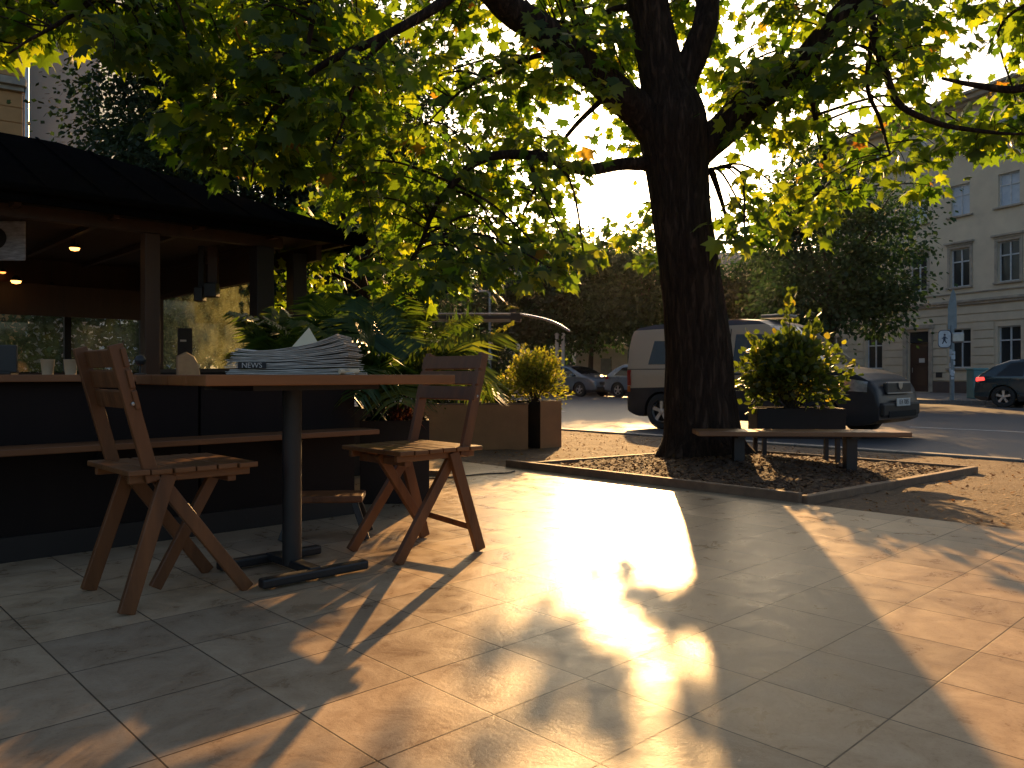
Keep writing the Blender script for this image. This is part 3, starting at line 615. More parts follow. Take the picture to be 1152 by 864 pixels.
# young tree with rim lit stem behind the kiosk corner
yt = thing('young_tree', 'slender dark young tree leaning behind the kiosk corner', 'tree', (-1.55, 8.3, -.05)); mb = MB()
Yt = 8.6
def tb_(pts, r): mb.tube([P(u, v, Yt)-yt.location for u, v in pts], r, 8)
tb_([(432, 500), (428, 430), (422, 380), (412, 330), (400, 285), (385, 240), (375, 180)], [.06, .055, .05, .045, .04, .03, .015])
tb_([(414, 335), (395, 318), (365, 303), (335, 280)], [.025, .022, .018, .01]); tb_([(404, 300), (420, 275), (440, 240)], [.03, .02, .01])
mb.build('trunk', M_bark, yt, smooth=True)
g = np.random.default_rng(77); n = 900; cs = np.array([tuple(P(u, v, Yt)-yt.location) for u, v in ((345, 270), (375, 220), (440, 235), (330, 330), (350, 360), (400, 200), (460, 270), (360, 300))])
pos = cs[g.integers(0, len(cs), n)]+g.normal(0, .19, (n, 3)); link('leaves', leaves_mesh('leaves', pos, g.normal(0, .6, (n, 3))+np.array([0, 0, -.8]), g.normal(0, .6, (n, 3))+np.array([0, 0, .8]), g.uniform(.08, .15, n)), M_maple, yt)
# ---------------------------------------------------------------- furniture
def chair(label, loc, rz, rung):
    t = thing('folding_chair', label, 'chair', loc, rz, 'wooden folding chairs at the table')
    mb = MB(); n = 6
    for i in range(n):
        x0 = -.205+i*.0715; mb.box((x0+.034, random.uniform(-.004, .004), .442+random.uniform(-.001, .001)), (.066, .43, .018), random.uniform(-.006, .006))
    for s in (-1, 1): mb.box((.01, s*.165, .419), (.40, .022, .028))
    mb.build('seat', M_seat, t, bevel=.003)
    bk = MB()
    for i, z in enumerate((.672, .738, .805)):
        x = -.13-.10*((z-.44)/.40)+.012; bk.box((x, 0, z), (.016, .41, .060), M=Matrix.Rotation(-.24, 3, 'Y'))
    bk.build('backrest', M_wood, t, bevel=.003)
    for s in (-1, 1):
        MB().bar((-.12, s*.185, .41), (-.235, s*.185, .845), .044, .022, mi=0).build('back_post', M_wood, t, bevel=.003)
        MB().bar((-.07, s*.178, .43), (-.205, s*.195, .004), .05, .024).build('leg', M_wood, t, bevel=.003)
        MB().bar((-.09, s*.152, .41), (.205, s*.168, .004), .044, .024).build('leg', M_wood, t, bevel=.003)
    MB().bar((.175, .0, .425), (-.05, .0, .10 if rung else .02), .04, .026).build('brace', M_wood, t, bevel=.003)
    MB().box((.15, 0, .40), (.03, .33, .03)).build('front_rail', M_wood, t, bevel=.003)
    if rung: MB().bar((-.155, -.18, .13), (-.168, .185, .105), .026, .02, side=(1, 0, 0)).build('rung', M_wood, t, bevel=.003)
    for s in (-1, 1): MB().lathe([(0, .006), (.006, .005), (.007, 0)], (-.185, s*.197, .66), 8, Matrix.Rotation(-s*math.pi/2, 3, 'X')).build('bolt', M_metal, t)
    return t
chair('worn wooden folding chair at the left facing the table with its back to the left', (-1.19, 2.75, 0), ANG2, False)
chair('wooden folding chair with floor level rung at the right end of the table', (-.42, 3.38, 0), ANG2+math.pi, True)
tt = thing('bistro_table', 'wooden topped bistro table on a black steel pedestal holding newspapers', 'table', (-.82, 3.0, 0), ANG2)
mb = MB()
for i in range(4): mb.box((-.015, -.2625+i*.153-.04, .734), (.97, .1515, .035))
mb.build('tabletop', M_table, tt, bevel=.003)
MB().box((-.03, -.03, .706), (.5, .4, .018)).build('support_plate', M_black, tt)
MB().tube([(0, .03, .03), (0, .03, .70)], .036, 24).build('pedestal', M_black, tt, smooth=True)
for y in (-.15, .20):
    MB().bar((-.215, y, .026), (.215, y, .026), .034, .045).build('foot_bar', M_black, tt, bevel=.008)
MB().bar((0, -.15, .034), (0, .20, .034), .03, .05, side=(1, 0, 0)).build('cross_bar', M_black, tt, bevel=.006)
st_ = thing('low_stool', 'small low dark wooden stool on the floor behind the table pedestal', 'stool', (-.86, 3.68, 0), R(6))
MB().box((0, 0, .185), (.34, .2, .03)).build('seat', M_wood, st_, bevel=.006)
for sx in (-1, 1):
    for sy in (-1, 1): MB().bar((sx*.13, sy*.07, .175), (sx*.19, sy*.11, .004), .03, .02).build('leg', M_black, st_, bevel=.003)
# newspapers
TZ = .7525
def newspaper(label, x0, x1, y0, y1, z, th, curl, lift0, rz, fold=False, amp=.002):
    t = MB(); nx = 26; k = 4; pages = []
    cx, cy = (x0+x1)/2, (y0+y1)/2; M = Matrix.Rotation(rz, 3, 'Z')
    for p in range(k):
        pt = th/k; zz = z+p*pt; vs = []; e0 = random.uniform(-.006, .006); e1 = random.uniform(-.008, .008); ph = random.uniform(0, 6)
        for i in range(nx+1):
            s = i/nx; x = x0+e0+(x1-x0+e1)*s; c = curl*max(0, (s-.3)/.7)**1.8+lift0*max(0, (.22-s)/.22)**2
            dz = c*(1+.08*p)+amp*math.sin(s*9+ph)*(.3+.2*p)
            for yy in (y0+random.uniform(-.0015, .0015), y1):
                for q in (0, pt*.72): vs.append(M@Vector((x-cx, yy-cy, 0))+Vector((cx, cy, zz+dz+q)))
        fs = []
        for i in range(nx):
            b = i*4; fs += [(b, b+2, b+6, b+4), (b+1, b+5, b+7, b+3), (b, b+4, b+5, b+1), (b+2, b+3, b+7, b+6)]
        fs += [(0, 1, 3, 2), (nx*4, nx*4+2, nx*4+3, nx*4+1)]; t.add(vs, fs)
    o = t.build('newspaper', M_paper); return tag(o, label, 'newspaper', 'newspapers stacked on the table')
NL = ['bottom newspaper of the stack lying flat on the table', 'second newspaper from the bottom of the stack', 'third newspaper from the bottom of the stack', 'newspaper in the middle of the stack with wavy pages', 'newspaper just above the middle of the stack',
      'third newspaper from the top of the stack', 'second newspaper from the top with its right end curling up', 'top newspaper curling up highest at the right']
z = TZ; random.seed(12)
for i, lb in enumerate(NL):
    x0 = -.998+[.0, .012, -.004, .005, .0, .018, .02, .03][i]; x1 = -.575+[.02, .006, .004, -.006, .0, -.008, -.012, -.035][i]
    newspaper(lb, x0, x1, 2.76, 3.02, z, .0095, [0, .002, .006, .012, .019, .027, .036, .046][i], [0, 0, 0, 0, 0, .001, .003, .006][i], random.uniform(-.03, .03))
    z += [.0100, .0118, .0098, .0125, .0100, .0112, .0104, .01][i]
rl = MB(); rl.tube([(-.60, 2.752, TZ+.010), (-.545, 2.80, TZ+.010)], .0095, 12); rl.build('rolled_paper', M_ppage, smooth=True)
tag(bpy.data.objects['rolled_paper'], 'small rolled paper end poking out at the bottom right of the newspapers', 'paper roll')
cp = MB(); c = Vector((-.765, 2.95, TZ+.092)); cp.add([c+Vector((-.055, 0, .012)), c+Vector((.045, .01, .016)), c+Vector((.0, .03, .085)), c+Vector((-.05, .001, .012))+Vector((0, .0015, 0)), c+Vector((.045, .0115, .016)), c+Vector((.0, .0315, .085))], [(0, 1, 2), (5, 4, 3), (0, 3, 4, 1), (1, 4, 5, 2), (2, 5, 3, 0)])
tag(cp.build('envelope', M_ppage), 'cream envelope corner sticking up out of the newspaper stack', 'envelope')
bandt = thing('paper_band', 'dark printed band with white lettering wrapped round the newspaper fold', 'band', (-.91, 2.755, TZ))
MB().box((-.905, 2.7535, TZ+.031), (.098, .0025, .021)).build('strip', M_ink, bandt, world=True, bevel=.0008)
text_mesh('lettering', 'NEWS', .026, M_paper, bandt, Matrix.Translation(Vector((.005, -.0035, .031)))@Matrix.Rotation(R(90), 4, 'X'), .0004)
# ---------------------------------------------------------------- bar counter
K = (-.85, 4.3, 0)
bc = thing('bar_counter', 'long dark outdoor bar counter with thin wooden top behind the table', 'counter', K, ANG2)
mb = MB()
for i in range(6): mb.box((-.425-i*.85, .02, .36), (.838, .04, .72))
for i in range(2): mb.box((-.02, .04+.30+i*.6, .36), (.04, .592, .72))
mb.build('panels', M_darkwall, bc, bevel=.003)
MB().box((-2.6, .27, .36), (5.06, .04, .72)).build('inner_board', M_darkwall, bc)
mb = MB(); mb.box((-2.55, .14, .737), (5.16, .40, .030)); mb.box((-.16, .80, .737), (.36, .90, .0298)); mb.build('countertop', M_counter, bc, bevel=.003)
MB().box((-2.55, -.13, .455), (5.1, .20, .026)).build('ledge', M_counter, bc, bevel=.003)
for i in range(6): MB().bar((-.42-i*.9, -.01, .36), (-.42-i*.9, -.17, .44), .02, .03, side=(1, 0, 0)).build('bracket', M_black, bc)
MB().box((-2.55, -.012, .05), (5.1, .02, .10)).build('kickboard', M_blackpost, bc)
tl = thing('till', 'black till screen standing on the counter at the far left', 'till', (-2.42, 3.72, .752), R(12))
MB().box((0, 0, .075), (.17, .02, .13)).build('screen', M_black, tl, bevel=.004); MB().box((0, .04, .012), (.12, .10, .022)).build('base', M_black, tl, bevel=.004); MB().box((0, .03, .045), (.03, .02, .06)).build('neck', M_black, tl)
for x, lb in ((-2.23, 'cream paper cup on the counter right of the black till'), (-2.12, 'second cream paper cup on the counter beside the left chair back')):
    cu = MB(); cu.lathe([(0, 0), (.024, 0), (.031, .07), (.033, .072), (.030, .073), (.022, .01), (0, .01)], (x, 3.80, .752), 20)
    tag(cu.build('paper_cup', M_cream, smooth=True), lb, 'cup', 'paper cups on the counter')
rlp = thing('counter_lamp', 'small round black lamp head on the counter beside the kiosk post', 'lamp', (-1.87, 3.98, .752))
mb = MB(); mb.lathe([(0, 0), (.03, 0), (.03, .006), (.004, .01), (.004, .045)], (0, 0, 0), 16); mb.build('stand', M_black, rlp, smooth=True)
mb = MB(); mb.lathe([(.001, -.028), (.018, -.022), (.027, -.006), (.027, .008), (.017, .023), (.001, .029)], (0, 0, .072), 18); mb.build('head', M_black, rlp, smooth=True)
# ---------------------------------------------------------------- kiosk
KE = (-1.45, 8.0, 0)
kk = thing('kiosk', 'dark open sided kiosk with low hipped black roof and warm hanging lamps', 'kiosk', KE, ANG2)
LX, LY, ZE, KS = 8.2, 4.5, 2.17, .30*math.sqrt(2)
hy = LY/2; zr = ZE+KS*hy
rf = MB(); rf.add([(0, 0, ZE), (-LX, 0, ZE), (-LX, LY, ZE), (0, LY, ZE), (-hy, hy, zr), (-LX+hy, hy, zr), (0, 0, ZE-.03), (-LX, 0, ZE-.03), (-LX, LY, ZE-.03), (0, LY, ZE-.03)],
    [(0, 4, 5, 1), (2, 5, 4, 3), (0, 3, 4), (1, 5, 2), (0, 1, 7, 6), (1, 2, 8, 7), (2, 3, 9, 8), (3, 0, 6, 9)])
rf.build('roof', M_roof, kk)
mb = MB()
for (p0, p1) in (((.01, 0), (-LX, 0)), ((0, .02), (0, LY)), ((.01, LY), (-LX, LY))):
    d = Vector((p1[0]-p0[0], p1[1]-p0[1], 0)); mb.box(((p0[0]+p1[0])/2, (p0[1]+p1[1])/2, ZE-.065), (abs(d.x)+.03 if abs(d.x) > .1 else .03, abs(d.y)+.03 if abs(d.y) > .1 else .03, .13))
mb.build('fascia', M_roof, kk, bevel=.004)
MB().tube([(.03, -.055, ZE-.03), (-LX, -.055, ZE-.03)], .036, 12).build('gutter', M_roof, kk, smooth=True)
mb = MB()
for i in range(19): mb.bar((-.35-i*.42, .0, ZE+.012), (-.35-i*.42-(0), min(hy, .35+i*.42), ZE+.012+KS*min(hy, .35+i*.42)), .012, .02, side=(1, 0, 0))
mb.build('roof_battens', M_roof, kk)
cb = MB(); cb.box((-LX/2, LY/2, 2.095), (LX-.1, LY-.1, .02)); cb.build('ceiling', M_ceiling, kk)
mb = MB()
for i in range(12): mb.box((-.25-i*.7, LY/2, 2.06), (.05, LY-.2, .05))
mb.build('rafters', M_kpost, kk)
mb = MB(); mb.box((-4.4, .3, 2.02), (7.2, .08, .10)); mb.box((-.9, 1.95, 2.02), (.08, 3.2, .10)); mb.box((-.42, .72, 1.97), (.06, .95, .16)); mb.build('header_beams', M_kpost, kk, bevel=.004)
for x, w_, m in ((-1.0, .17, M_blackpost), (-2.02, .125, M_kpost), (-3.9, .14, M_kpost), (-5.8, .14, M_kpost)):
    MB().box((x, .3, .98), (w_, w_, 1.97)).build('post', m, kk, bevel=.006)
MB().box((-.55, .46, .98), (.15, .15, 1.97)).build('post', M_blackpost, kk, bevel=.006)
MB().box((-.97, 3.5, .85), (.10, .10, 1.70)).build('post', M_cream, kk, bevel=.004)  # sunlit wood post, the sunlight painted in as bright cream
# side wall
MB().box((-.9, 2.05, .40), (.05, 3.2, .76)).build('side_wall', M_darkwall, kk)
mb = MB(); mb.box((-.9, 2.05, 1.70), (.06, 3.2, .05)); mb.box((-.9, 2.05, .80), (.06, 3.2, .04)); mb.box((-.9, 3.2, 1.25), (.05, .05, .86)); mb.box((-.9, 2.05, 1.85), (.04, 3.2, .24)); mb.build('window_frame', M_kpost, kk)
m, nt_, N, L, b = base_mat('dusty kiosk glass')
tr = N.new('ShaderNodeBsdfTransparent'); tl_ = N.new('ShaderNodeBsdfTranslucent'); tl_.inputs[0].default_value = (.30, .32, .17, 1); mx = N.new('ShaderNodeMixShader'); n1 = N.new('ShaderNodeTexNoise'); n1.inputs['Scale'].default_value = 14; n1.inputs['Detail'].default_value = 8
tc = N.new('ShaderNodeTexCoord'); L.new(tc.outputs['Object'], n1.inputs['Vector'])
mr = N.new('ShaderNodeMapRange'); mr.inputs['From Min'].default_value = .35; mr.inputs['From Max'].default_value = .75; mr.inputs['To Min'].default_value = .10; mr.inputs['To Max'].default_value = .24; L.new(n1.outputs[0], mr.inputs[0]); L.new(mr.outputs[0], mx.inputs[0])
gl = N.new('ShaderNodeBsdfGlossy'); gl.inputs['Roughness'].default_value = .05; mx2 = N.new('ShaderNodeMixShader'); mx2.inputs[0].default_value = .07
L.new(tr.outputs[0], mx.inputs[1]); L.new(tl_.outputs[0], mx.inputs[2]); L.new(mx.outputs[0], mx2.inputs[1]); L.new(gl.outputs[0], mx2.inputs[2]); L.new(mx2.outputs[0], N['Material Output'].inputs[0])
M_dusty = m
MB().box((-.9, 1.75, 1.25), (.006, 2.7, .86)).build('pane', M_dusty, kk)
# back wall
mb = MB(); mb.box((-4.5, 3.6, .40), (7.2, .05, .76)); mb.box((-4.5, 3.6, 1.9), (7.2, .05, .38)); mb.build('back_wall', M_kpost, kk)
for i in range(9): MB().box((-.98-i*.85, 3.6, 1.25), (.07, .06, .93)).build('mullion', M_blackpost, kk)
MB().box((-4.5, 3.6, 1.25), (7.1, .006, .92)).build('pane', M_dusty, kk)
MB().box((-3.0, 2.9, 1.56), (3.6, .03, .34)).build('hanging_board', M_kpost, kk, bevel=.004)
sl = MB(); sl.box((-4.3, 2.2, -.09), (7.9, 4.2, .26)); sl.build('floor_slab', M_pave, kk)
# lamps
M_lamp = emit('warm lamp', (1, .42, .09), 3.2); M_lamp2 = emit('warm ceiling light', (1, .30, .06), 1.6)
def pendant(label, p, r, zt):
    t = thing('pendant_lamp', label, 'lamp', tuple(p), group='warm lamps hanging in the kiosk')
    mb = MB(); mb.lathe([(.012, r*1.1), (r*.5, r*.9), (r*1.05, r*.15), (r*1.08, 0), (r*.98, 0), (r*.4, r*.8)], (0, 0, 0), 20); mb.build('shade', M_black, t, smooth=True)
    mb = MB(); mb.lathe([(0.001, r*.45), (r*.7, r*.25), (r*.92, -.02*r), (r*.75, -r*.42), (.001, -r*.6)], (0, 0, 0), 20); mb.build('bulb', M_lamp if r > .035 else M_lamp2, t, smooth=True)
    MB().tube([(0, 0, r), (0, 0, max(r+.02, zt-p[2]))], .004, 6).build('cord', M_black, t)
pendant('bright oval pendant lamp nearest the kiosk post', P(84, 279, 7.4), .048, 2.08); pendant('round orange pendant lamp lowest at the far left', P(18, 316, 8.1), .052, 2.08)
pendant('small orange lamp deep inside the kiosk between the two larger lamps', P(58, 321, 8.8), .033, 2.08); pendant('small orange lamp cut by the left picture edge', P(3, 306, 8.8), .034, 2.08)
hs = thing('hanging_speaker', 'pair of black box spotlights hanging from the kiosk side beam', 'spotlight', tuple(P(232, 300, 7.6)))
for du in (227, 240):
    c = P(du, 0, 7.6); zt = 1.99; MB().box((c.x, 7.6, 1.79), (.05 if du < 235 else .09, .05, .40)).build('arm', M_blackpost if du < 235 else M_kpost, hs, world=True)
    mb = MB(); mb.box((c.x, 7.56, 1.52 if du < 235 else 1.56), (.085 if du < 235 else .12, .12, .14)); mb.build('lamp_head', M_plastic, hs, world=True, bevel=.012)
ws = thing('painted_sign', 'rough white brushed panel with a dark round blot hanging at the kiosk upper left', 'sign', tuple(P(8, 270, 6.6)))
M_wash = mat('white brushed paint', (.55, .56, .62), .7, (.22, .22, .25), 9, (1, 1, 5), detail=9)
c = P(6, 271, 6.6); MB().box(c, (.34, .02, .33)).build('panel', M_wash, ws, world=True, bevel=.01)
mb = MB(); mb.lathe([(0, 0), (.085, 0), (.09, .006), (0, .008)], c+Vector((-.07, -.011, .02)), 20, Matrix.Rotation(R(90), 3, 'X')); mb.build('blot', M_ink, ws, world=True)
for s in (-1, 1): MB().tube([c+Vector((s*.13, 0, .16)), Vector((c.x+s*.13, c.y, 2.08))], .004, 5).build('cord', M_black, ws, world=True)
mbd = thing('menu_board', 'dark menu board leaning inside the kiosk side glass', 'menu board', tuple(P(208, 400, 8.0)))
c = P(208, 392, 8.2); MB().box(c, (.14, .02, .42), R(30)).build('board', M_ink, mbd, world=True); MB().box(c+Vector((-.01, -.018, .08)), (.06, .004, .02), R(30)).build('chalk_line', M_paper, mbd, world=True)
MB().tube([c+Vector((0, 0, -.2)), Vector((c.x, c.y, .05))], .012, 6).build('leg', M_black, mbd, world=True)
cc = thing('cream_chair', 'cream padded chair back just showing above the counter inside the kiosk', 'chair', (-2.92, 7.15, .04), R(40))
mb = MB(); mb.prism([(-.10, 0), (.11, 0), (.09, .12), (.05, .20), (-.02, .24), (-.10, .20)], (0, 0, .68), (1, 0, 0), (0, 0, 1), (0, 1, 0), .05); mb.build('backrest', M_cream, cc, bevel=.012)
MB().box((0, -.18, .46), (.40, .38, .07)).build('seat', M_cream, cc, bevel=.02); 
for sx in (-.08, .08): MB().box((sx, .025, .59), (.02, .02, .22)).build('back_post', M_black, cc)
for sx in (-.17, .17):
    for sy in (-.34, -.02): MB().box((sx, sy, .21), (.025, .025, .44)).build('leg', M_black, cc)
# ---------------------------------------------------------------- bench
be = thing('bench', 'low wooden bench on black posts in front of the tree trunk and raised planter', 'bench', (2.28, 6.3, -.045), R(-4))
for y in (-.085, .085): MB().box((0, y, .335), (1.62, .16, .038)).build('plank', M_bench, be, bevel=.005)
for x in (-.47, .40):
    MB().box((x, 0, .155), (.085, .10, .33)).build('leg', M_black, be, bevel=.005); MB().box((x, 0, .308), (.06, .28, .012)).build('bracket', M_black, be)
tb = MB(); tb.box(P(491, 534, 5.95)+Vector((0, 0, .0)), (.15, .11, .07), R(-12)); o = tb.build('timber_block', M_edgewood, bevel=.006); tag(o, 'small weathered timber block on the ground behind the right chair', 'block'); 
cb_ = MB(); cb_.tube([Vector(p) for p in smooth_path([(-.75, 5.6, .008), (-.45, 5.75, .008), (-.2, 5.95, .008), (-.05, 6.0, .008), (.02, 6.12, .008)], 6)], .006, 6)
tag(cb_.build('cable', M_black, smooth=True), 'thin black cable lying on the tiles at the patio edge', 'cable')
# ---------------------------------------------------------------- shelter with curved arm
sh = thing('shelter', 'flat dark street canopy with a thin curved bright arm beyond the planters', 'canopy', (-1.0, 13.0, -.11))
c0 = P(455, 357, 13); c1 = P(587, 357, 13); mb = MB(); mb.box((c0+c1)/2+Vector((0, .35, 0)), ((c1-c0).x, .8, .06)); mb.build('roof', M_black, sh, world=True, bevel=.01)
mb = MB(); mb.tube([P(455, 353, 12.97), P(587, 353, 12.97)], .014, 8); mb.build('edge_rail', M_metal, sh, world=True, smooth=True)
mb = MB(); mb.box(P(580, 357, 12.9), (.16, .08, .14)); mb.build('end_bracket', M_black, sh, world=True, bevel=.01)
mb = MB(); mb.tube([Vector(p) for p in smooth_path([tuple(P(587, 354, 12.97)), tuple(P(608, 358, 12.9)), tuple(P(626, 364, 12.8)), tuple(P(641, 373, 12.7))], 6)], [.022]*18+[.012], 8); mb.build('curved_arm', M_chrome, sh, world=True, smooth=True)
for u in (463, 520): MB().tube([Vector((P(u, 0, 13).x, 13.3, -.15)), Vector((P(u, 0, 13).x, 13.3, 1.68))], .03, 10).build('post', M_black, sh, world=True, smooth=True)
pp_ = thing('small_plant_pot', 'small tufted plant sitting on the end of the canopy', 'potted plant', tuple(P(577, 352, 13.1))); mb = MB(); mb.lathe([(0, 0), (.05, 0), (.06, .06), (0, .05)], (0, 0, 0), 12); mb.build('pot', M_black, pp_)
mb = MB()
for k in range(26): blade(mb, Vector((0, 0, .05)), random.uniform(0, 6.28), random.uniform(.08, .17), .03, random.uniform(.3, 1.5), .5, 4)
mb.build('leaves', M_shrub2, pp_)

# ---------------------------------------------------------------- vehicles
HEAD = math.atan2(-.7249, .6889)
M_cbody = mat('cream van paint', (.60, .49, .37), .35, (.54, .44, .33), 2, coat=.6, rv=.03)
M_cdark = mat('dark grey van panels', (.018, .018, .020), .5, (.014, .014, .016), 3, spec=.25)
M_chood = mat('black van hood paint', (.020, .022, .026), .16, (.018, .02, .024), 2, coat=1, rv=.03)
M_silver = mat('blue grey car paint', (.13, .16, .19), .28, (.12, .145, .17), 2, coat=.9, metal=.3, rv=.03)
M_navy = mat('dark teal car paint', (.012, .035, .045), .22, (.010, .030, .040), 2, coat=1, rv=.03)
M_blue = mat('pale blue car paint', (.15, .17, .20), .3, (.13, .15, .18), 2, coat=.8)
M_red = mat('red lamp lens', (.35, .02, .015), .2); M_redlit = emit('lit tail lamp', (1, .05, .04), 1.2); M_lens = mat('clear lamp lens', (.42, .42, .42), .12, (.25, .25, .26), 20, metal=.5)
M_orange = mat('amber lens', (.5, .12, .02), .25); M_plate = mat('white plate', (.7, .7, .68), .5); M_well = mat('wheel well black', (.006, .006, .006), .95)
def vehicle(name, label, cat, center, rz, L_, Wd, H, wb, rear_oh, prof, belt, body_mats, midx, group=None, wr=.33, sill=.22, tum=.16, endr=.10):
    t = thing(name, label, cat, center, rz, group)
    xr, xf = rear_oh, rear_oh+wb; ra = wr+.055; hw = Wd/2
    xs = sorted(set([round(L_*i/80, 4) for i in range(81)]+[round(c+ra*math.cos(a), 4) for c in (xr, xf) for a in np.linspace(0, math.pi, 19)]+[p[0] for p in prof]))
    px, pz = [p[0] for p in prof], [p[1] for p in prof]
    def zh(x): return float(np.interp(x, px, pz))
    def zl(x):
        z = sill+.10*max(0, (abs(x-L_/2)-(L_/2-.35))/.35)**2
        for c in (xr, xf):
            if abs(x-c) < ra: z = max(z, wr-.02+math.sqrt(ra*ra-(x-c)**2))
        return z
    def Wf(x, z):
        e = abs(x-L_/2)/(L_/2); w_ = hw*(1-endr*e**7-.03*e**2)
        if z > belt: w_ -= tum*((z-belt)/(H-belt))**1.15
        if z < .45: w_ -= .05*((.45-z)/.25)**2
        d = (zh(x)-z)/.10
        if d < 1: w_ -= .05*(1-max(0, d))**2.5
        w_ += .012*math.exp(-((z-belt+.05)/.06)**2)
        return w_
    nz, nt2 = 16, 7; vs = []; ring = 2*(nz+1)+2*nt2-1
    for x in xs:
        a, b = zl(x), zh(x); side = [(Wf(x, a+(b-a)*i/nz), a+(b-a)*i/nz) for i in range(nz+1)]; ye = side[-1][0]
        top = [(ye*(1-j/nt2), b+.03*(1-(1-j/nt2)**2)) for j in range(1, nt2+1)]
        r_ = side+top; full = r_+[(-y, z) for y, z in reversed(r_[:-1])]
        vs += [(x-L_/2, y, z) for y, z in full]
    n = len(vs)//len(xs); mb = MB(); fs = []; mi = []
    for i in range(len(xs)-1):
        for j in range(n):
            f = (i*n+j, (i+1)*n+j, (i+1)*n+(j+1) % n, i*n+(j+1) % n); fs.append(f)
            c = sum((Vector(vs[k]) for k in f), Vector())/4; mi.append(midx(c.x+L_/2, c.z, c.y, j == n-1))
    for i in (0, len(xs)-1):
        for j in range(n//2):
            a_, b_, c_, d_ = i*n+j, i*n+j+1, i*n+n-2-j, i*n+n-1-j
            if b_ >= c_: fs.append((a_, b_, d_) if i else (d_, b_, a_)); mi.append(midx(0 if i == 0 else L_, vs[a_][2], 0, False)); break
            f = (a_, b_, c_, d_); fs.append(f if i else f[::-1]); mi.append(midx(0 if i == 0 else L_, vs[a_][2], 0, False))
    mb.v = vs; mb.f = [list(f) for f in fs]; mb.m = mi
    mb.build('body', body_mats, t, smooth=True, sharp=35)
    MB().box((0, 0, .42), (L_-.5, Wd-.5, .36)).build('underbody', M_well, t)
    def side(nm, quad, m, sgn=-1, off=.005, nx=10, nz_=6):
        q = [np.array(p, float) for p in quad]; v_ = []
        for i in range(nx+1):
            for j in range(nz_+1):
                s, r_ = i/nx, j/nz_; p = (1-s)*(1-r_)*q[0]+s*(1-r_)*q[1]+s*r_*q[2]+(1-s)*r_*q[3]; v_.append((p[0]-L_/2, sgn*(Wf(p[0], p[1])+off), p[1]))
        return MB().add(v_, [(i*(nz_+1)+j, (i+1)*(nz_+1)+j, (i+1)*(nz_+1)+j+1, i*(nz_+1)+j+1) for i in range(nx) for j in range(nz_)]).build(nm, m, t, smooth=True)
    def topp(nm, x0, x1, f0, f1, m, off=.006, nx=14, ny=10):
        v_ = []
        for i in range(nx+1):
            x = x0+(x1-x0)*i/nx; b = zh(x); ye = Wf(x, b)*(f0+(f1-f0)*i/nx); sl = (zh(x+.01)-zh(x-.01))/.02; nn = Vector((-sl, 0, 1)).normalized()*off
            for j in range(ny+1):
                y = -ye+2*ye*j/ny; v_.append((x-L_/2+nn.x, y, b+.03*(1-(abs(y)/Wf(x, b))**2)+nn.z))
        return MB().add(v_, [(i*(ny+1)+j, (i+1)*(ny+1)+j, (i+1)*(ny+1)+j+1, i*(ny+1)+j+1) for i in range(nx) for j in range(ny)]).build(nm, m, t, smooth=True)
    for cx_ in (xr, xf):
        for s in (-1, 1):
            Mx = Matrix.Rotation(R(90)*(1 if s < 0 else -1), 3, 'X'); c = Vector((cx_-L_/2, s*(hw-.13), wr)); w_ = .11
            ty = MB(); ty.lathe([(wr*.62, -w_), (wr*.93, -w_), (wr, -w_+.03), (wr, w_-.03), (wr*.93, w_), (wr*.64, w_), (wr*.62, w_-.02)], c, 32, Mx); wo = ty.build('wheel', M_tyre, t, smooth=True)
            rm = MB(); rm.lathe([(wr*.62, w_-.03), (wr*.60, w_-.01), (wr*.55, w_-.05)], c, 32, Mx); rm.lathe([(wr*.57, w_-.07), (0, w_-.07)], c, 24, Mx, mi=1); rm.lathe([(0, w_-.01), (.055, w_-.015), (.06, w_-.06)], c, 16, Mx)
            for k in range(5):
                a = k*2*math.pi/5+.3; dv = Mx@Vector((math.cos(a), math.sin(a), 0)); o_ = c+Mx@Vector((0, 0, w_-.035)); rm.bar(o_+dv*.04, o_+dv*wr*.59, .055, .025, side=Mx@Vector((0, 0, 1)), w1=.075)
            ro = rm.build('rim', [M_rim, M_well], wo, smooth=True)
    return t, side, topp, zh, Wf
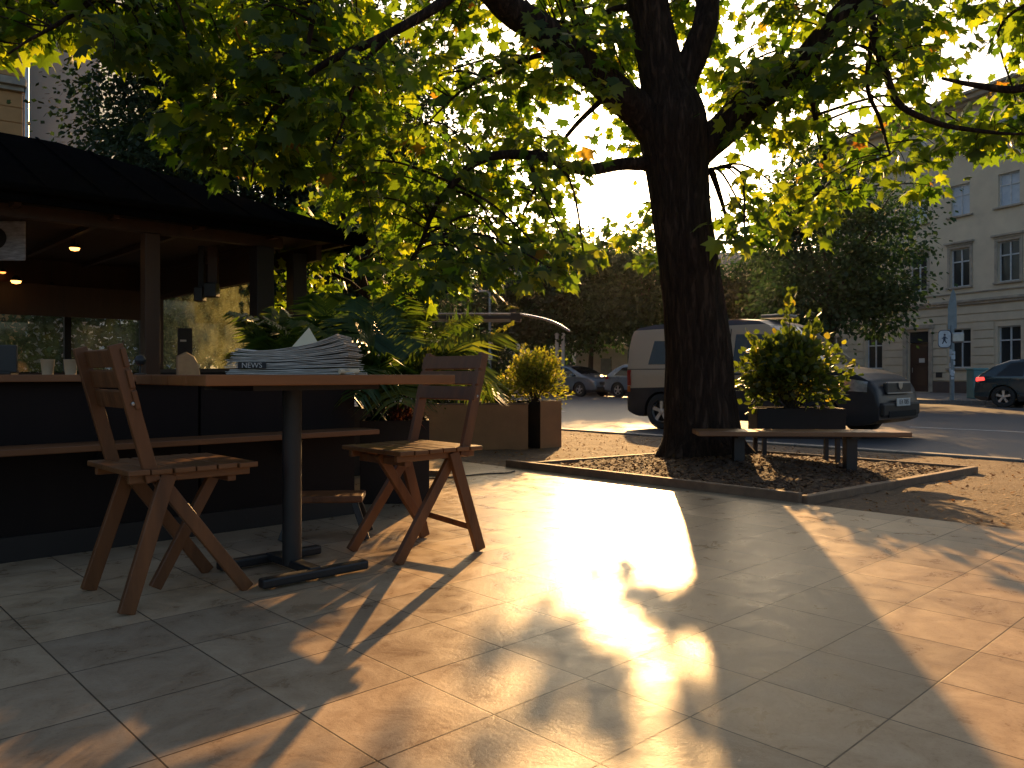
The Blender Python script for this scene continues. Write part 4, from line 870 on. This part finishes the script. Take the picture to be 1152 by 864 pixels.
# van ------------------------------------------------------------
VL = 4.75; vc = W(0, 7.65+.93, -.25); aR = (Vector((2.77, 14.6, 0))-B0).dot(E1); vcen = W(aR-1.5+(.85+1.5-VL/2)*-1, 7.65+.93, -.25)
prof = [(0, 1.60), (.05, 1.84), (.18, 1.90), (.6, 1.945), (1.6, 1.97), (2.4, 1.96), (2.75, 1.92), (2.95, 1.84), (3.75, 1.19), (3.85, 1.13), (4.2, 1.08), (4.45, 1.00), (4.62, .90), (4.70, .78), (4.75, .55)]
def vm(x, z, y, under):
    if under: return 1
    return 0
    if x > 4.6: return 1 if z < .62 else 2
    if z < .84 and (z < .62 or x < 3.2): return 1
    if x > 3.55: return 2 if z > .62 else 1
    if z > 1.84 and abs(y) > .3: return 3
    return 0
M_roofp = mat('grey van roof paint', (.07, .07, .075), .3, coat=.5)
def two_tone():
    m, nt, N, L, b = base_mat('two tone van paint'); tc = N.new('ShaderNodeTexCoord'); sx = N.new('ShaderNodeSeparateXYZ'); L.new(tc.outputs['Object'], sx.inputs[0])
    def cmp(o, op, v):
        n = N.new('ShaderNodeMath'); n.operation = op; L.new(o, n.inputs[0]); n.inputs[1].default_value = v; return n.outputs[0]
    def mixc(f, a_, c2):
        n = N.new('ShaderNodeMix'); n.data_type = 'RGBA'; L.new(f, n.inputs[0])
        if isinstance(a_, tuple): n.inputs[6].default_value = (*a_, 1)
        else: L.new(a_, n.inputs[6])
        n.inputs[7].default_value = (*c2, 1); return n.outputs[2]
    nz_ = N.new('ShaderNodeTexNoise'); nz_.inputs['Scale'].default_value = 3; L.new(tc.outputs['Object'], nz_.inputs['Vector'])
    # dark skirt rises a little towards the nose; black bonnet and wings ahead of the door
    ln = N.new('ShaderNodeMath'); ln.operation = 'MULTIPLY_ADD'; L.new(sx.outputs[0], ln.inputs[0]); ln.inputs[1].default_value = -.03; L.new(sx.outputs[2], ln.inputs[2])
    sk = cmp(ln.outputs[0], 'LESS_THAN', .82); ho = cmp(sx.outputs[0], 'GREATER_THAN', 1.12); hz_ = cmp(sx.outputs[2], 'LESS_THAN', 1.30)
    hh = N.new('ShaderNodeMath'); hh.operation = 'MULTIPLY'; L.new(ho, hh.inputs[0]); L.new(hz_, hh.inputs[1])
    rf_ = cmp(sx.outputs[2], 'GREATER_THAN', 1.86)
    c_ = mixc(rf_, (.47, .36, .25), (.07, .07, .078)); c_ = mixc(hh.outputs[0], c_, (.014, .015, .018)); c_ = mixc(sk, c_, (.03, .029, .032)); L.new(c_, b.inputs['Base Color'])
    rr = N.new('ShaderNodeMapRange'); rr.inputs['To Min'].default_value = .28; rr.inputs['To Max'].default_value = .45; L.new(nz_.outputs[0], rr.inputs[0]); L.new(rr.outputs[0], b.inputs['Roughness']); b.inputs['Coat Weight'].default_value = .08; b.inputs['Coat Roughness'].default_value = .2; b.inputs['Specular IOR Level'].default_value = .18
    return m
M_two = two_tone()
van, side, topp, zh_, Wf_ = vehicle('van', 'cream and dark grey panel van with black hood on the road behind the tree', 'van', vcen, HEAD, VL, 1.86, 1.97, 3.0, .85, prof, 1.05, [M_two, M_cdark, M_chood, M_roofp], vm, tum=.13)
side('rear_side_window', [(.55, 1.20), (1.35, 1.20), (1.33, 1.62), (.66, 1.64)], M_glass)
side('front_side_window', [(2.35, 1.16), (3.45, 1.16), (2.98, 1.68), (2.38, 1.70)], M_glass)
side('middle_window', [(1.48, 1.20), (2.22, 1.18), (2.22, 1.68), (1.48, 1.66)], M_glass)
side('tail_lamp', [(.01, .80), (.12, .80), (.12, 1.10), (.015, 1.10)], M_red, off=.014); side('tail_lamp', [(.01, .68), (.10, .68), (.10, .79), (.01, .79)], M_orange, off=.013)
side('seam', [(.0, 1.105), (2.28, 1.105), (2.28, 1.118), (.0, 1.118)], M_cdark, off=.007)
side('door_seam', [(2.27, .45), (2.285, .45), (2.285, 1.80), (2.27, 1.80)], M_cdark, off=.007)
side('door_handle', [(2.36, 1.00), (2.55, 1.00), (2.55, 1.035), (2.36, 1.035)], M_plastic, off=.03)
topp('windshield', 2.99, 3.74, .93, .90, M_glass)
side('headlight', [(4.22, .76), (4.60, .74), (4.60, .90), (4.25, .96)], M_lens, off=.012); side('headlight', [(4.22, .76), (4.60, .74), (4.60, .90), (4.25, .96)], M_lens, sgn=1, off=.012)
xg = VL/2
MB().box((xg-.03, 0, .80), (.07, .98, .17)).build('grille', M_plastic, van, bevel=.02)
mb = MB(); mb.box((xg+.012, 0, .72), (.02, 1.0, .02)); mb.box((xg-.012, 0, .885), (.03, .9, .018)); mb.build('grille_trim', M_metal, van, bevel=.004)
mb = MB(); mb.prism([(-.09, .05), (.09, .05), (.07, -.02), (0, -.06), (-.07, -.02)], (xg+.008, 0, .83), (0, 1, 0), (0, 0, 1), (1, 0, 0), .014); mb.build('emblem', M_metal, van, bevel=.003)
MB().box((xg+.0, 0, .47), (.10, 1.5, .22)).build('bumper', M_cdark, van, bevel=.04); MB().box((xg+.045, 0, .40), (.03, 1.1, .10)).build('air_intake', M_well, van, bevel=.01)
pl = MB().box((xg+.062, 0, .58), (.012, .54, .12)).build('number_plate', M_plate, van, bevel=.003)
text_mesh('plate_text', '1E4 7005', .105, M_ink, pl, Matrix.Translation(Vector((xg+.0695, 0, .58)))@Matrix.Rotation(R(90), 4, 'Z')@Matrix.Rotation(R(90), 4, 'X'))
for s in (-1, 1):
    mb = MB(); mb.box((3.28-VL/2, s*1.02, 1.24), (.10, .20, .24)); mb.build('mirror', M_plastic, van, bevel=.03)
mb = MB(); mb.box((.35, 0, 2.03), (.45, .5, .06)); mb.build('roof_box', M_roofp, van, bevel=.02)
# hatch cars -------------------------------------------------------
def car(label, cen, H, body, group='cars parked across the road', lit=False):
    prof = [(0, .62), (.04, .86), (.16, 1.02), (.55, 1.30), (.95, 1.46), (1.5, H), (2.2, H-.01), (2.7, H-.09), (3.5, 1.03), (3.6, .99), (4.05, .90), (4.28, .78), (4.38, .60), (4.4, .5)]
    prof = [(x, min(z, H)) for x, z in prof]
    t, side, topp, zh, Wf = vehicle('parked_car', label, 'car', cen, HEAD, 4.4, 1.82, H, 2.65, .82, prof, .95, [body, M_plastic], lambda x, z, y, u: 1 if (u or z < .34) else 0, group, wr=.335, sill=.2, tum=.24)
    for s in (-1, 1):
        side('side_window', [(.62, .98), (1.35, .97), (1.35, H-.10), (1.0, H-.13)], M_glass, sgn=s); side('side_window', [(1.41, .97), (2.28, .96), (2.28, H-.08), (1.41, H-.10)], M_glass, sgn=s); side('side_window', [(2.34, .96), (3.35, .96), (2.66, H-.15), (2.34, H-.09)], M_glass, sgn=s)
        side('tail_lamp', [(.03, .80), (.32, .84), (.30, .94), (.05, .93)], M_redlit if lit and s < 0 else M_red, sgn=s, off=.012); side('headlight', [(3.86, .68), (4.3, .64), (4.28, .74), (3.92, .82)], M_lens, sgn=s, off=.012)
        side('door_seam', [(2.30, .32), (2.31, .32), (2.31, .96), (2.30, .96)], M_plastic, sgn=s, off=.004); side('door_seam', [(3.22, .45), (3.23, .45), (3.23, .96), (3.22, .96)], M_plastic, sgn=s, off=.004)
        side('door_handle', [(1.50, .84), (1.68, .84), (1.68, .865), (1.50, .865)], M_chrome, sgn=s, off=.022); side('door_handle', [(2.42, .83), (2.60, .83), (2.60, .855), (2.42, .855)], M_chrome, sgn=s, off=.022)
        mb = MB(); mb.box((3.10-2.2, s*.98, 1.0), (.12, .2, .13)); mb.build('mirror', body, t, bevel=.03)
    topp('windshield', 2.72, 3.47, .92, .90, M_glass); topp('rear_window', .22, .86, .85, .90, M_glass)
    MB().box((2.175, 0, .62), (.06, 1.0, .14)).build('grille', M_plastic, t, bevel=.02); MB().box((2.19, 0, .40), (.06, 1.4, .12)).build('air_intake', M_plastic, t, bevel=.02)
    MB().box((2.215, 0, .50), (.012, .52, .11)).build('number_plate', M_plate, t)
    return t
g1 = Vector((P(643, 0, 38).x, 38, -.25)); qc = (g1-B0).dot(E2)
car('blue grey parked car facing right across the road behind the golden shrub', (g1.x, g1.y, -.25), 1.46, M_silver)
g2 = g1+(-E1)*4.9; car('pale blue parked car mostly hidden behind the rear of the van', (g2.x, g2.y, -.25), 1.46, M_blue)
ac = None
g3 = P(1101, 0, 25.2); g3.z = -.25; g3 = g3+(-E1)*2.2+E2*.35
car('dark teal parked car with red tail lamp at the right edge of the picture', (g3.x, g3.y, -.25), 1.50, M_navy, lit=True)
# ---------------------------------------------------------------- buildings
M_stucco = mat('cream stucco', (.66, .57, .43), .9, (.54, .46, .35), 1.1, bump=.004, bscale=30, detail=9)
M_stone = mat('pale stone trim', (.46, .40, .32), .85, (.28, .25, .21), 3)
M_plinth = mat('brown stone plinth', (.12, .085, .075), .85, (.08, .06, .055), 3)
M_door = mat('dark brown door', (.05, .022, .015), .5)
M_wframe = mat('white window frame', (.62, .66, .70), .5)
M_rooft = mat('grey roof tiles', (.10, .095, .095), .8, (.06, .06, .06), 6)
M_orangew = mat('ochre stucco', (.56, .31, .13), .85, (.46, .25, .10), 1.5)
M_bluew = mat('pale blue stucco', (.62, .76, .86), .85, (.56, .70, .80), 1.2)
def wall_holes(mb, s0, s1, z0, z1, ops, y, depth=.25):
    xs = sorted({s0, s1}|{v for o in ops for v in o[:2] if s0 < v < s1}); zs = sorted({z0, z1}|{v for o in ops for v in o[2:] if z0 < v < z1})
    for i in range(len(xs)-1):
        for j in range(len(zs)-1):
            cx_, cz_ = (xs[i]+xs[i+1])/2, (zs[j]+zs[j+1])/2
            if any(o[0] < cx_ < o[1] and o[2] < cz_ < o[3] for o in ops): continue
            mb.add([(xs[i], y, zs[j]), (xs[i+1], y, zs[j]), (xs[i+1], y, zs[j+1]), (xs[i], y, zs[j+1])], [(0, 1, 2, 3)])
    for a, b, c, d in ops:
        mb.add([(a, y, c), (b, y, c), (b, y, d), (a, y, d), (a, y-depth, c), (b, y-depth, c), (b, y-depth, d), (a, y-depth, d)], [(0, 4, 5, 1), (1, 5, 6, 2), (2, 6, 7, 3), (3, 7, 4, 0)])
def window(t, a, b, c, d, y, curtain=0, hood=True, trim=M_stone, sillm=True, name='window'):
    w_ = b-a; h_ = d-c; yy = y-.16; f = MB(); th = .055
    for (x, z, sx, sz) in ((a+th/2, (c+d)/2, th, h_), (b-th/2, (c+d)/2, th, h_), ((a+b)/2, c+th/2, w_-2*th, th), ((a+b)/2, d-th/2, w_-2*th, th), ((a+b)/2, (c+d)/2, .06, h_-2*th)): f.box((x, yy, z), (sx, .06, sz))
    for sx in (-1, 1): f.box(((a+b)/2+sx*(w_/4), yy, c+h_*.66), (w_/2-th-.03, .055, .06))
    fo = f.build(name, M_wframe, t)
    MB().add([(a+.02, yy-.02, c+.02), (b-.02, yy-.02, c+.02), (b-.02, yy-.02, d-.02), (a+.02, yy-.02, d-.02)], [(0, 1, 2, 3)]).build('pane', M_curtain if curtain else M_wpane, fo)
    if curtain == 0:
        cm = MB()
        for sx in (-1, 1):
            x0 = a+.04 if sx < 0 else b-.04-w_*.2
            cm.add([(x0, yy-.016, c+.05), (x0+w_*.2, yy-.016, c+.05), (x0+w_*.16, yy-.016, d-.05), (x0+w_*.02, yy-.016, d-.05)], [(0, 1, 2, 3)])
    if sillm: MB().box(((a+b)/2, y+.05, c-.05), (w_+.36, .16, .09)).build('sill', trim, fo, bevel=.01)
    if hood:
        m_ = MB(); m_.box(((a+b)/2, y+.07, d+.28), (w_+.50, .22, .09)); m_.box(((a+b)/2, y+.03, d+.19), (w_+.34, .12, .09))
        for sx in (-1, 1): m_.box(((a+b)/2+sx*(w_/2+.08), y+.018, (c+d)/2+.02), (.13, .05, h_+.06))
        m_.box(((a+b)/2, y+.018, d+.08), (w_+.29, .05, .13)); m_.build('hood', trim, fo)
dr_ = Vector((-.371, .928, 0)); ab = math.atan2(dr_.y, dr_.x)
apb = thing('apartment_building', 'cream four storey apartment building with stone window hoods and brown door at the right', 'building', (22.6, 36, -.12), ab)
S0, S1 = -10.5, 12.0; colS = [-8.4, -5.6, -2.8, 0.0, 2.47, 4.85, 7.72, 10.6]; ww = .52
flo = [(5.15, 7.0), (8.6, 10.1), (11.7, 13.0)]
ops = [(s-ww, s+ww, a, b) for s in colS for a, b in flo]
gops = [(s-ww-.03, s+ww+.03, 1.22, 3.12) for s in colS if s != 4.85]+[(4.85-.62, 4.85+.62, .02, 3.1)]
mb = MB(); wall_holes(mb, S0, S1, 4.4, 14.1, ops, 0); wall_holes(mb, S0, S1, 0, 4.4, gops, -.03, .22)
mb.add([(S1, 0, 0), (S1, -12, 0), (S1, -12, 14.1), (S1, 0, 14.1)], [(0, 1, 2, 3)]); mb.add([(S0, 0, 0), (S0, -12, 0), (S0, -12, 14.1), (S0, 0, 14.1)], [(0, 1, 2, 3)]); mb.add([(S0, -12, 0), (S1, -12, 0), (S1, -12, 14.1), (S0, -12, 14.1)], [(0, 1, 2, 3)])
mb.build('wall', M_stucco, apb)
mb = MB(); zc = .58; k = 0
while zc < 4.0:
    h_ = .40; z0_, z1_ = zc+.02, zc+h_-.02; cuts = sorted([S0]+[v for o in gops if o[2]-.18 < z1_ and o[3]+.18 > z0_ for v in (o[0]-.16, o[1]+.16)]+[S1])
    for i in range(0, len(cuts)-1, 2): mb.box(((cuts[i]+cuts[i+1])/2, 0, (z0_+z1_)/2), (cuts[i+1]-cuts[i], .05, z1_-z0_))
    zc += h_
mb.build('ground_floor_courses', M_stucco, apb, bevel=.012)
mb = MB(); mb.box(((S0+4.1)/2, .02, .28), (4.1-S0, .10, .56)); mb.box(((5.6+S1)/2, .02, .28), (S1-5.6, .10, .56)); mb.build('plinth', M_plinth, apb, bevel=.01)
mb = MB(); mb.box(((S0+S1)/2, .09, 4.42), (S1-S0+.1, .24, .12)); mb.box(((S0+S1)/2, .05, 4.30), (S1-S0+.06, .14, .12)); mb.box(((S0+S1)/2, .03, 4.82), (S1-S0, .10, .06)); mb.build('string_course', M_stone, apb, bevel=.01)
mb = MB(); mb.box(((S0+S1)/2+.1, .16, 13.78), (S1-S0+.3, .4, .16)); mb.box(((S0+S1)/2+.1, .28, 13.96), (S1-S0+.6, .7, .2)); mb.box(((S0+S1)/2+.1, .34, 14.14), (S1-S0+.8, .9, .14)); mb.build('cornice', M_stone, apb, bevel=.02)
mb = MB(); e = .35; mb.add([(S0-e, .75, 14.22), (S1+e, .75, 14.22), (S1+e, -12.4, 14.22), (S0-e, -12.4, 14.22), (S0+3, -4.4, 16.0), (S1-4.4, -4.4, 16.0), (S1-4.4, -8.0, 16.0), (S0+3, -8.0, 16.0)], [(0, 1, 5, 4), (1, 2, 6, 5), (2, 3, 7, 6), (3, 0, 4, 7), (4, 5, 6, 7)]); rr_ = mb.build('roof', M_rooft, apb)
MB().box((3, -6.5, 16.5), (.8, .6, 1.6)).build('chimney', M_stone, rr_)
for s in colS:
    for fi, (a, b) in enumerate(flo): window(apb, s-ww, s+ww, a, b, 0, curtain=1 if fi > 0 else 0, hood=(fi == 0))
    if s != 4.85: window(apb, s-ww-.03, s+ww+.03, 1.22, 3.12, -.03, 0, False)
dd = MB(); dd.box((4.85, -.17, 1.25), (1.24, .06, 2.46)); dd.box((4.85, -.13, .75), (.9, .03, .9)); dd.box((4.85, -.13, 1.85), (.9, .03, .9)); do = dd.build('door', M_door, apb, bevel=.01)
MB().box((4.85, -.17, 2.8), (1.24, .05, .55)).build('transom', M_wpane, do); MB().box((4.72, -.105, 1.62), (.34, .012, .22)).build('notice', M_paper, do); MB().tube([(5.3, -.1, 1.0), (5.3, -.1, 1.25)], .015, 6).build('handle', M_metal, do)
mb = MB()
for sx in (-1, 1): mb.box((4.85+sx*.78, .03, 1.62), (.24, .11, 3.2))
mb.box((4.85, .05, 3.32), (1.95, .15, .2)); mb.build('door_surround', M_stone, apb, bevel=.01)
MB().box((3.7-.1, .03, .88), (.34, .06, .26)).build('cellar_vent', M_ink, apb)
# left buildings
def simple_bld(name, label, loc, rz, w_, d_, h_, m, wins, roofm, grooves=False, cor=None, hoods=True):
    t = thing(name, label, 'building', loc, rz); ops = wins; mb = MB(); wall_holes(mb, 0, w_, 0, h_, ops, 0)
    mb.add([(0, 0, 0), (0, -d_, 0), (0, -d_, h_), (0, 0, h_)], [(0, 1, 2, 3)]); mb.add([(w_, 0, 0), (w_, -d_, 0), (w_, -d_, h_), (w_, 0, h_)], [(0, 1, 2, 3)]); mb.add([(0, -d_, 0), (w_, -d_, 0), (w_, -d_, h_), (0, -d_, h_)], [(0, 1, 2, 3)]); mb.build('wall', m, t)
    if grooves:
        g = MB(); z = .3
        while z < h_-.6:
            cuts = sorted([0]+[v for o in ops if o[2]-.15 < z+.5 and o[3]+.15 > z for v in (o[0]-.15, o[1]+.15)]+[w_])
            for i in range(0, len(cuts)-1, 2): g.box(((cuts[i]+cuts[i+1])/2, .01, z+.25), (cuts[i+1]-cuts[i], .04, .46))
            z += .5
        g.build('courses', m, t, bevel=.01)
    if cor:
        g = MB()
        for z in cor: g.box((w_/2, .12, z), (w_+.2, .35, .25)); g.box((w_/2, .06, z-.2), (w_+.1, .2, .16))
        g.build('cornice', M_stone, t, bevel=.02)
    g = MB(); g.add([(-.3, .4, h_), (w_+.3, .4, h_), (w_+.3, -d_-.3, h_), (-.3, -d_-.3, h_), (-.3, -d_/2, h_+2.2), (w_+.3, -d_/2, h_+2.2)], [(0, 1, 5, 4), (2, 3, 4, 5), (0, 4, 3), (1, 2, 5), (0, 3, 2, 1)]); g.build('roof', roofm, t)
    for a, b, c, d in wins: window(t, a, b, c, d, 0, hood=hoods)
    return t
# local y faces camera when rz=180deg: x runs to the left
ob = simple_bld('ochre_building', 'ochre banded building cut by the left picture edge above the kiosk roof', ((25-CX)/F*26, 26, -.3), R(214), 9, 9, 17, M_orangew, [(1.6+i*2.3, 2.7+i*2.3, z, z+1.8) for i in range(3) for z in (1.4, 5, 8.2, 12)], M_rooft, True, (10.6,))
MB().tube([(-.12, .05, 0), (-.12, .05, 16.8)], .07, 10).build('drain_pipe', M_metal, ob, smooth=True)
simple_bld('pale_blue_building', 'plain pale blue building side standing beside the ochre one', ((112-CX)/F*31, 31, -.3), R(180), 3.6, 10, 18, M_bluew, [(-.0+1.5, 2.3, 4, 5.6)], M_rooft)
simple_bld('far_building', 'distant cream building whose roof shows above the street trees left of the trunk', ((975-CX)/F*82, 82, -.3), R(180), 40, 12, 12.5, M_stucco, [(1.2+i*2.8, 2.4+i*2.8, z, z+1.8) for i in range(11) for z in (1.4, 5, 8.8)], M_rooft, False, (12.3,), False)
# white garage fragment
gb = thing('white_outbuilding', 'small whitewashed outbuilding between tree trunks above the blue grey car', 'outbuilding', ((648-CX)/F*49, 49, -.12)); M_white = mat('whitewash', (.55, .55, .53), .8, (.42, .42, .4), 2)
x0 = gb.location.x; mb = MB(); wall_holes(mb, 0, 3.2, 0, 2.5, [(1.5, 2.2, .02, 1.9)], 0, .2); mb.add([(0, 0, 0), (0, 3, 0), (0, 3, 2.5), (0, 0, 2.5)], [(0, 1, 2, 3)]); mb.add([(3.2, 0, 0), (3.2, 3, 0), (3.2, 3, 2.5), (3.2, 0, 2.5)], [(0, 1, 2, 3)]); mb.build('wall', M_white, gb)
mb = MB(); mb.prism([(-.2, 2.5), (3.4, 2.5), (1.6, 3.5)], (0, -.2, 0), (1, 0, 0), (0, 0, 1), (0, 1, 0), 3.4); mb.build('roof', M_stone, gb); MB().box((1.85, .14, .96), (.68, .05, 1.88)).build('door', M_greypaint, gb)
for u, lb in ((626.5, 'left one of the twin pale posts above the blue grey car'), (633.5, 'right one of the twin pale posts above the blue grey car')):
    c = P(u, 0, 43.5); pt = thing('gate_post', lb, 'post', (c.x, 43.5, -.12), group='twin pale gate posts'); MB().tube([(0, 0, 0), (0, 0, 3.1)], .10, 12).build('shaft', M_white, pt, smooth=True); mb = MB(); mb.lathe([(0, 3.2), (.08, 3.18), (.13, 3.1), (.13, 3.06), (0, 3.05)], (0, 0, 0), 12); mb.build('cap', M_white, pt, smooth=True)
# street lamp
c = P(551, 0, 43); sl_ = thing('street_lamp', 'slim pale street lamp pole with small head across the road', 'street lamp', (c.x, 43, -.12))
MB().tube([(0, 0, 0), (0, 0, 1.6), (0, 0, 5.35)], [.10, .08, .06], 10).build('pole', M_greypaint, sl_, smooth=True); mb = MB(); mb.tube([(0, 0, 5.3), (-.15, 0, 5.42), (-.38, 0, 5.44)], .05, 8); mb.build('arm', M_greypaint, sl_, smooth=True); MB().box((-.42, 0, 5.42), (.42, .18, .10)).build('lamp_head', M_metal, sl_, bevel=.03)
MB().box((.02, -.09, 1.9), (.26, .04, .4)).build('notice_plate', M_white, sl_)
# sign pole
c = P(1071, 0, 27.3); sg = thing('sign_pole', 'grey pole with white pedestrian sign and sticker covered shaft before the apartment building', 'sign', (c.x, 27.3, -.12), R(-25))
MB().tube([(0, 0, 0), (0, 0, 2.6)], .075, 14).build('pole', M_greypaint, sg, smooth=True)
mb = MB(); mb.prism([(-.13, 0), (.14, 0), (.14, .75), (.11, 1.2), (.03, 1.42), (-.05, 1.2), (-.13, .75)], (0, -.05, 2.45), (1, 0, 0), (0, 0, 1), (0, 1, 0), .10); mb.build('upper_panel', M_greypaint, sg, bevel=.01)
def rrect(w_, h_, r_, n=5):
    out = []
    for cx_, cy_, a0 in ((w_/2-r_, h_/2-r_, 0), (-w_/2+r_, h_/2-r_, 90), (-w_/2+r_, -h_/2+r_, 180), (w_/2-r_, -h_/2+r_, 270)):
        for i in range(n+1): a = R(a0+90*i/n); out.append((cx_+r_*math.cos(a), cy_+r_*math.sin(a)))
    return out
M_signw = mat('white sign face', (.62, .70, .78), .4); M_signb = mat('dark blue sign figure', (.02, .04, .09), .5)
so_ = MB().prism(rrect(.42, .62, .14), (-.23, -.09, 2.12), (1, 0, 0), (0, 0, 1), (0, 1, 0), .03).build('sign_border', M_signb, sg)
MB().prism(rrect(.37, .57, .12), (-.23, -.094, 2.12), (1, 0, 0), (0, 0, 1), (0, 1, 0), .006).build('sign_face', M_signw, sg)
f = MB(); f.lathe([(0, 0), (.035, 0), (.035, .006), (0, .006)], (-.23, -.100, 2.26), 12, Matrix.Rotation(R(90), 3, 'X')); y_ = (0, 1, 0)
f.bar((-.23, -.099, 2.21), (-.24, -.099, 2.07), .07, .006); f.bar((-.24, -.099, 2.08), (-.30, -.099, 1.95), .035, .006); f.bar((-.23, -.099, 2.08), (-.17, -.099, 1.97), .035, .006); f.bar((-.22, -.099, 2.19), (-.14, -.099, 2.12), .025, .006); f.bar((-.24, -.099, 2.19), (-.31, -.099, 2.13), .025, .006)
f.build('sign_figure', M_signb, sg)
MB().box((.17, -.07, 2.16), (.38, .10, .36)).build('sign_box', M_metal, sg, bevel=.05)
mb = MB(); g = random.Random(5)
for i in range(16):
    a = g.uniform(-2.6, -.6); z = g.uniform(.75, 1.75); mb.box((.082*math.cos(a), .082*math.sin(a), z), (.09, .006, g.uniform(.06, .16)), a+math.pi/2)
mb.build('stickers', M_signw, sg)
c = P(1103, 0, 26.8); ub = thing('utility_bin', 'small teal bin on the pavement just behind the dark teal car', 'bin', (c.x+.35, 27.6, -.12))
MB().box((0, 0, .55), (.5, .45, 1.0)).build('body', mat('teal plastic', (.10, .26, .28), .5), ub, bevel=.04); MB().box((0, 0, 1.08), (.54, .5, .07)).build('lid', mat('teal lid', (.13, .32, .34), .5), ub, bevel=.02)


if True:
    hz = MB().box((0, 100, 14), (340, 240, 31.4)); m, nt_, N, L, b = base_mat('air haze'); N.remove(b); pv = N.new('ShaderNodeVolumePrincipled'); pv.inputs['Density'].default_value = .00006; pv.inputs['Color'].default_value = (1, .95, .88, 1); pv.inputs['Anisotropy'].default_value = .8
    L.new(pv.outputs[0], N['Material Output'].inputs['Volume']); tag(hz.build('haze', m), 'thin warm evening haze hanging over the street', 'haze', kind='stuff')
scene.cycles.volume_bounces = 0; scene.cycles.volume_step_rate = 5
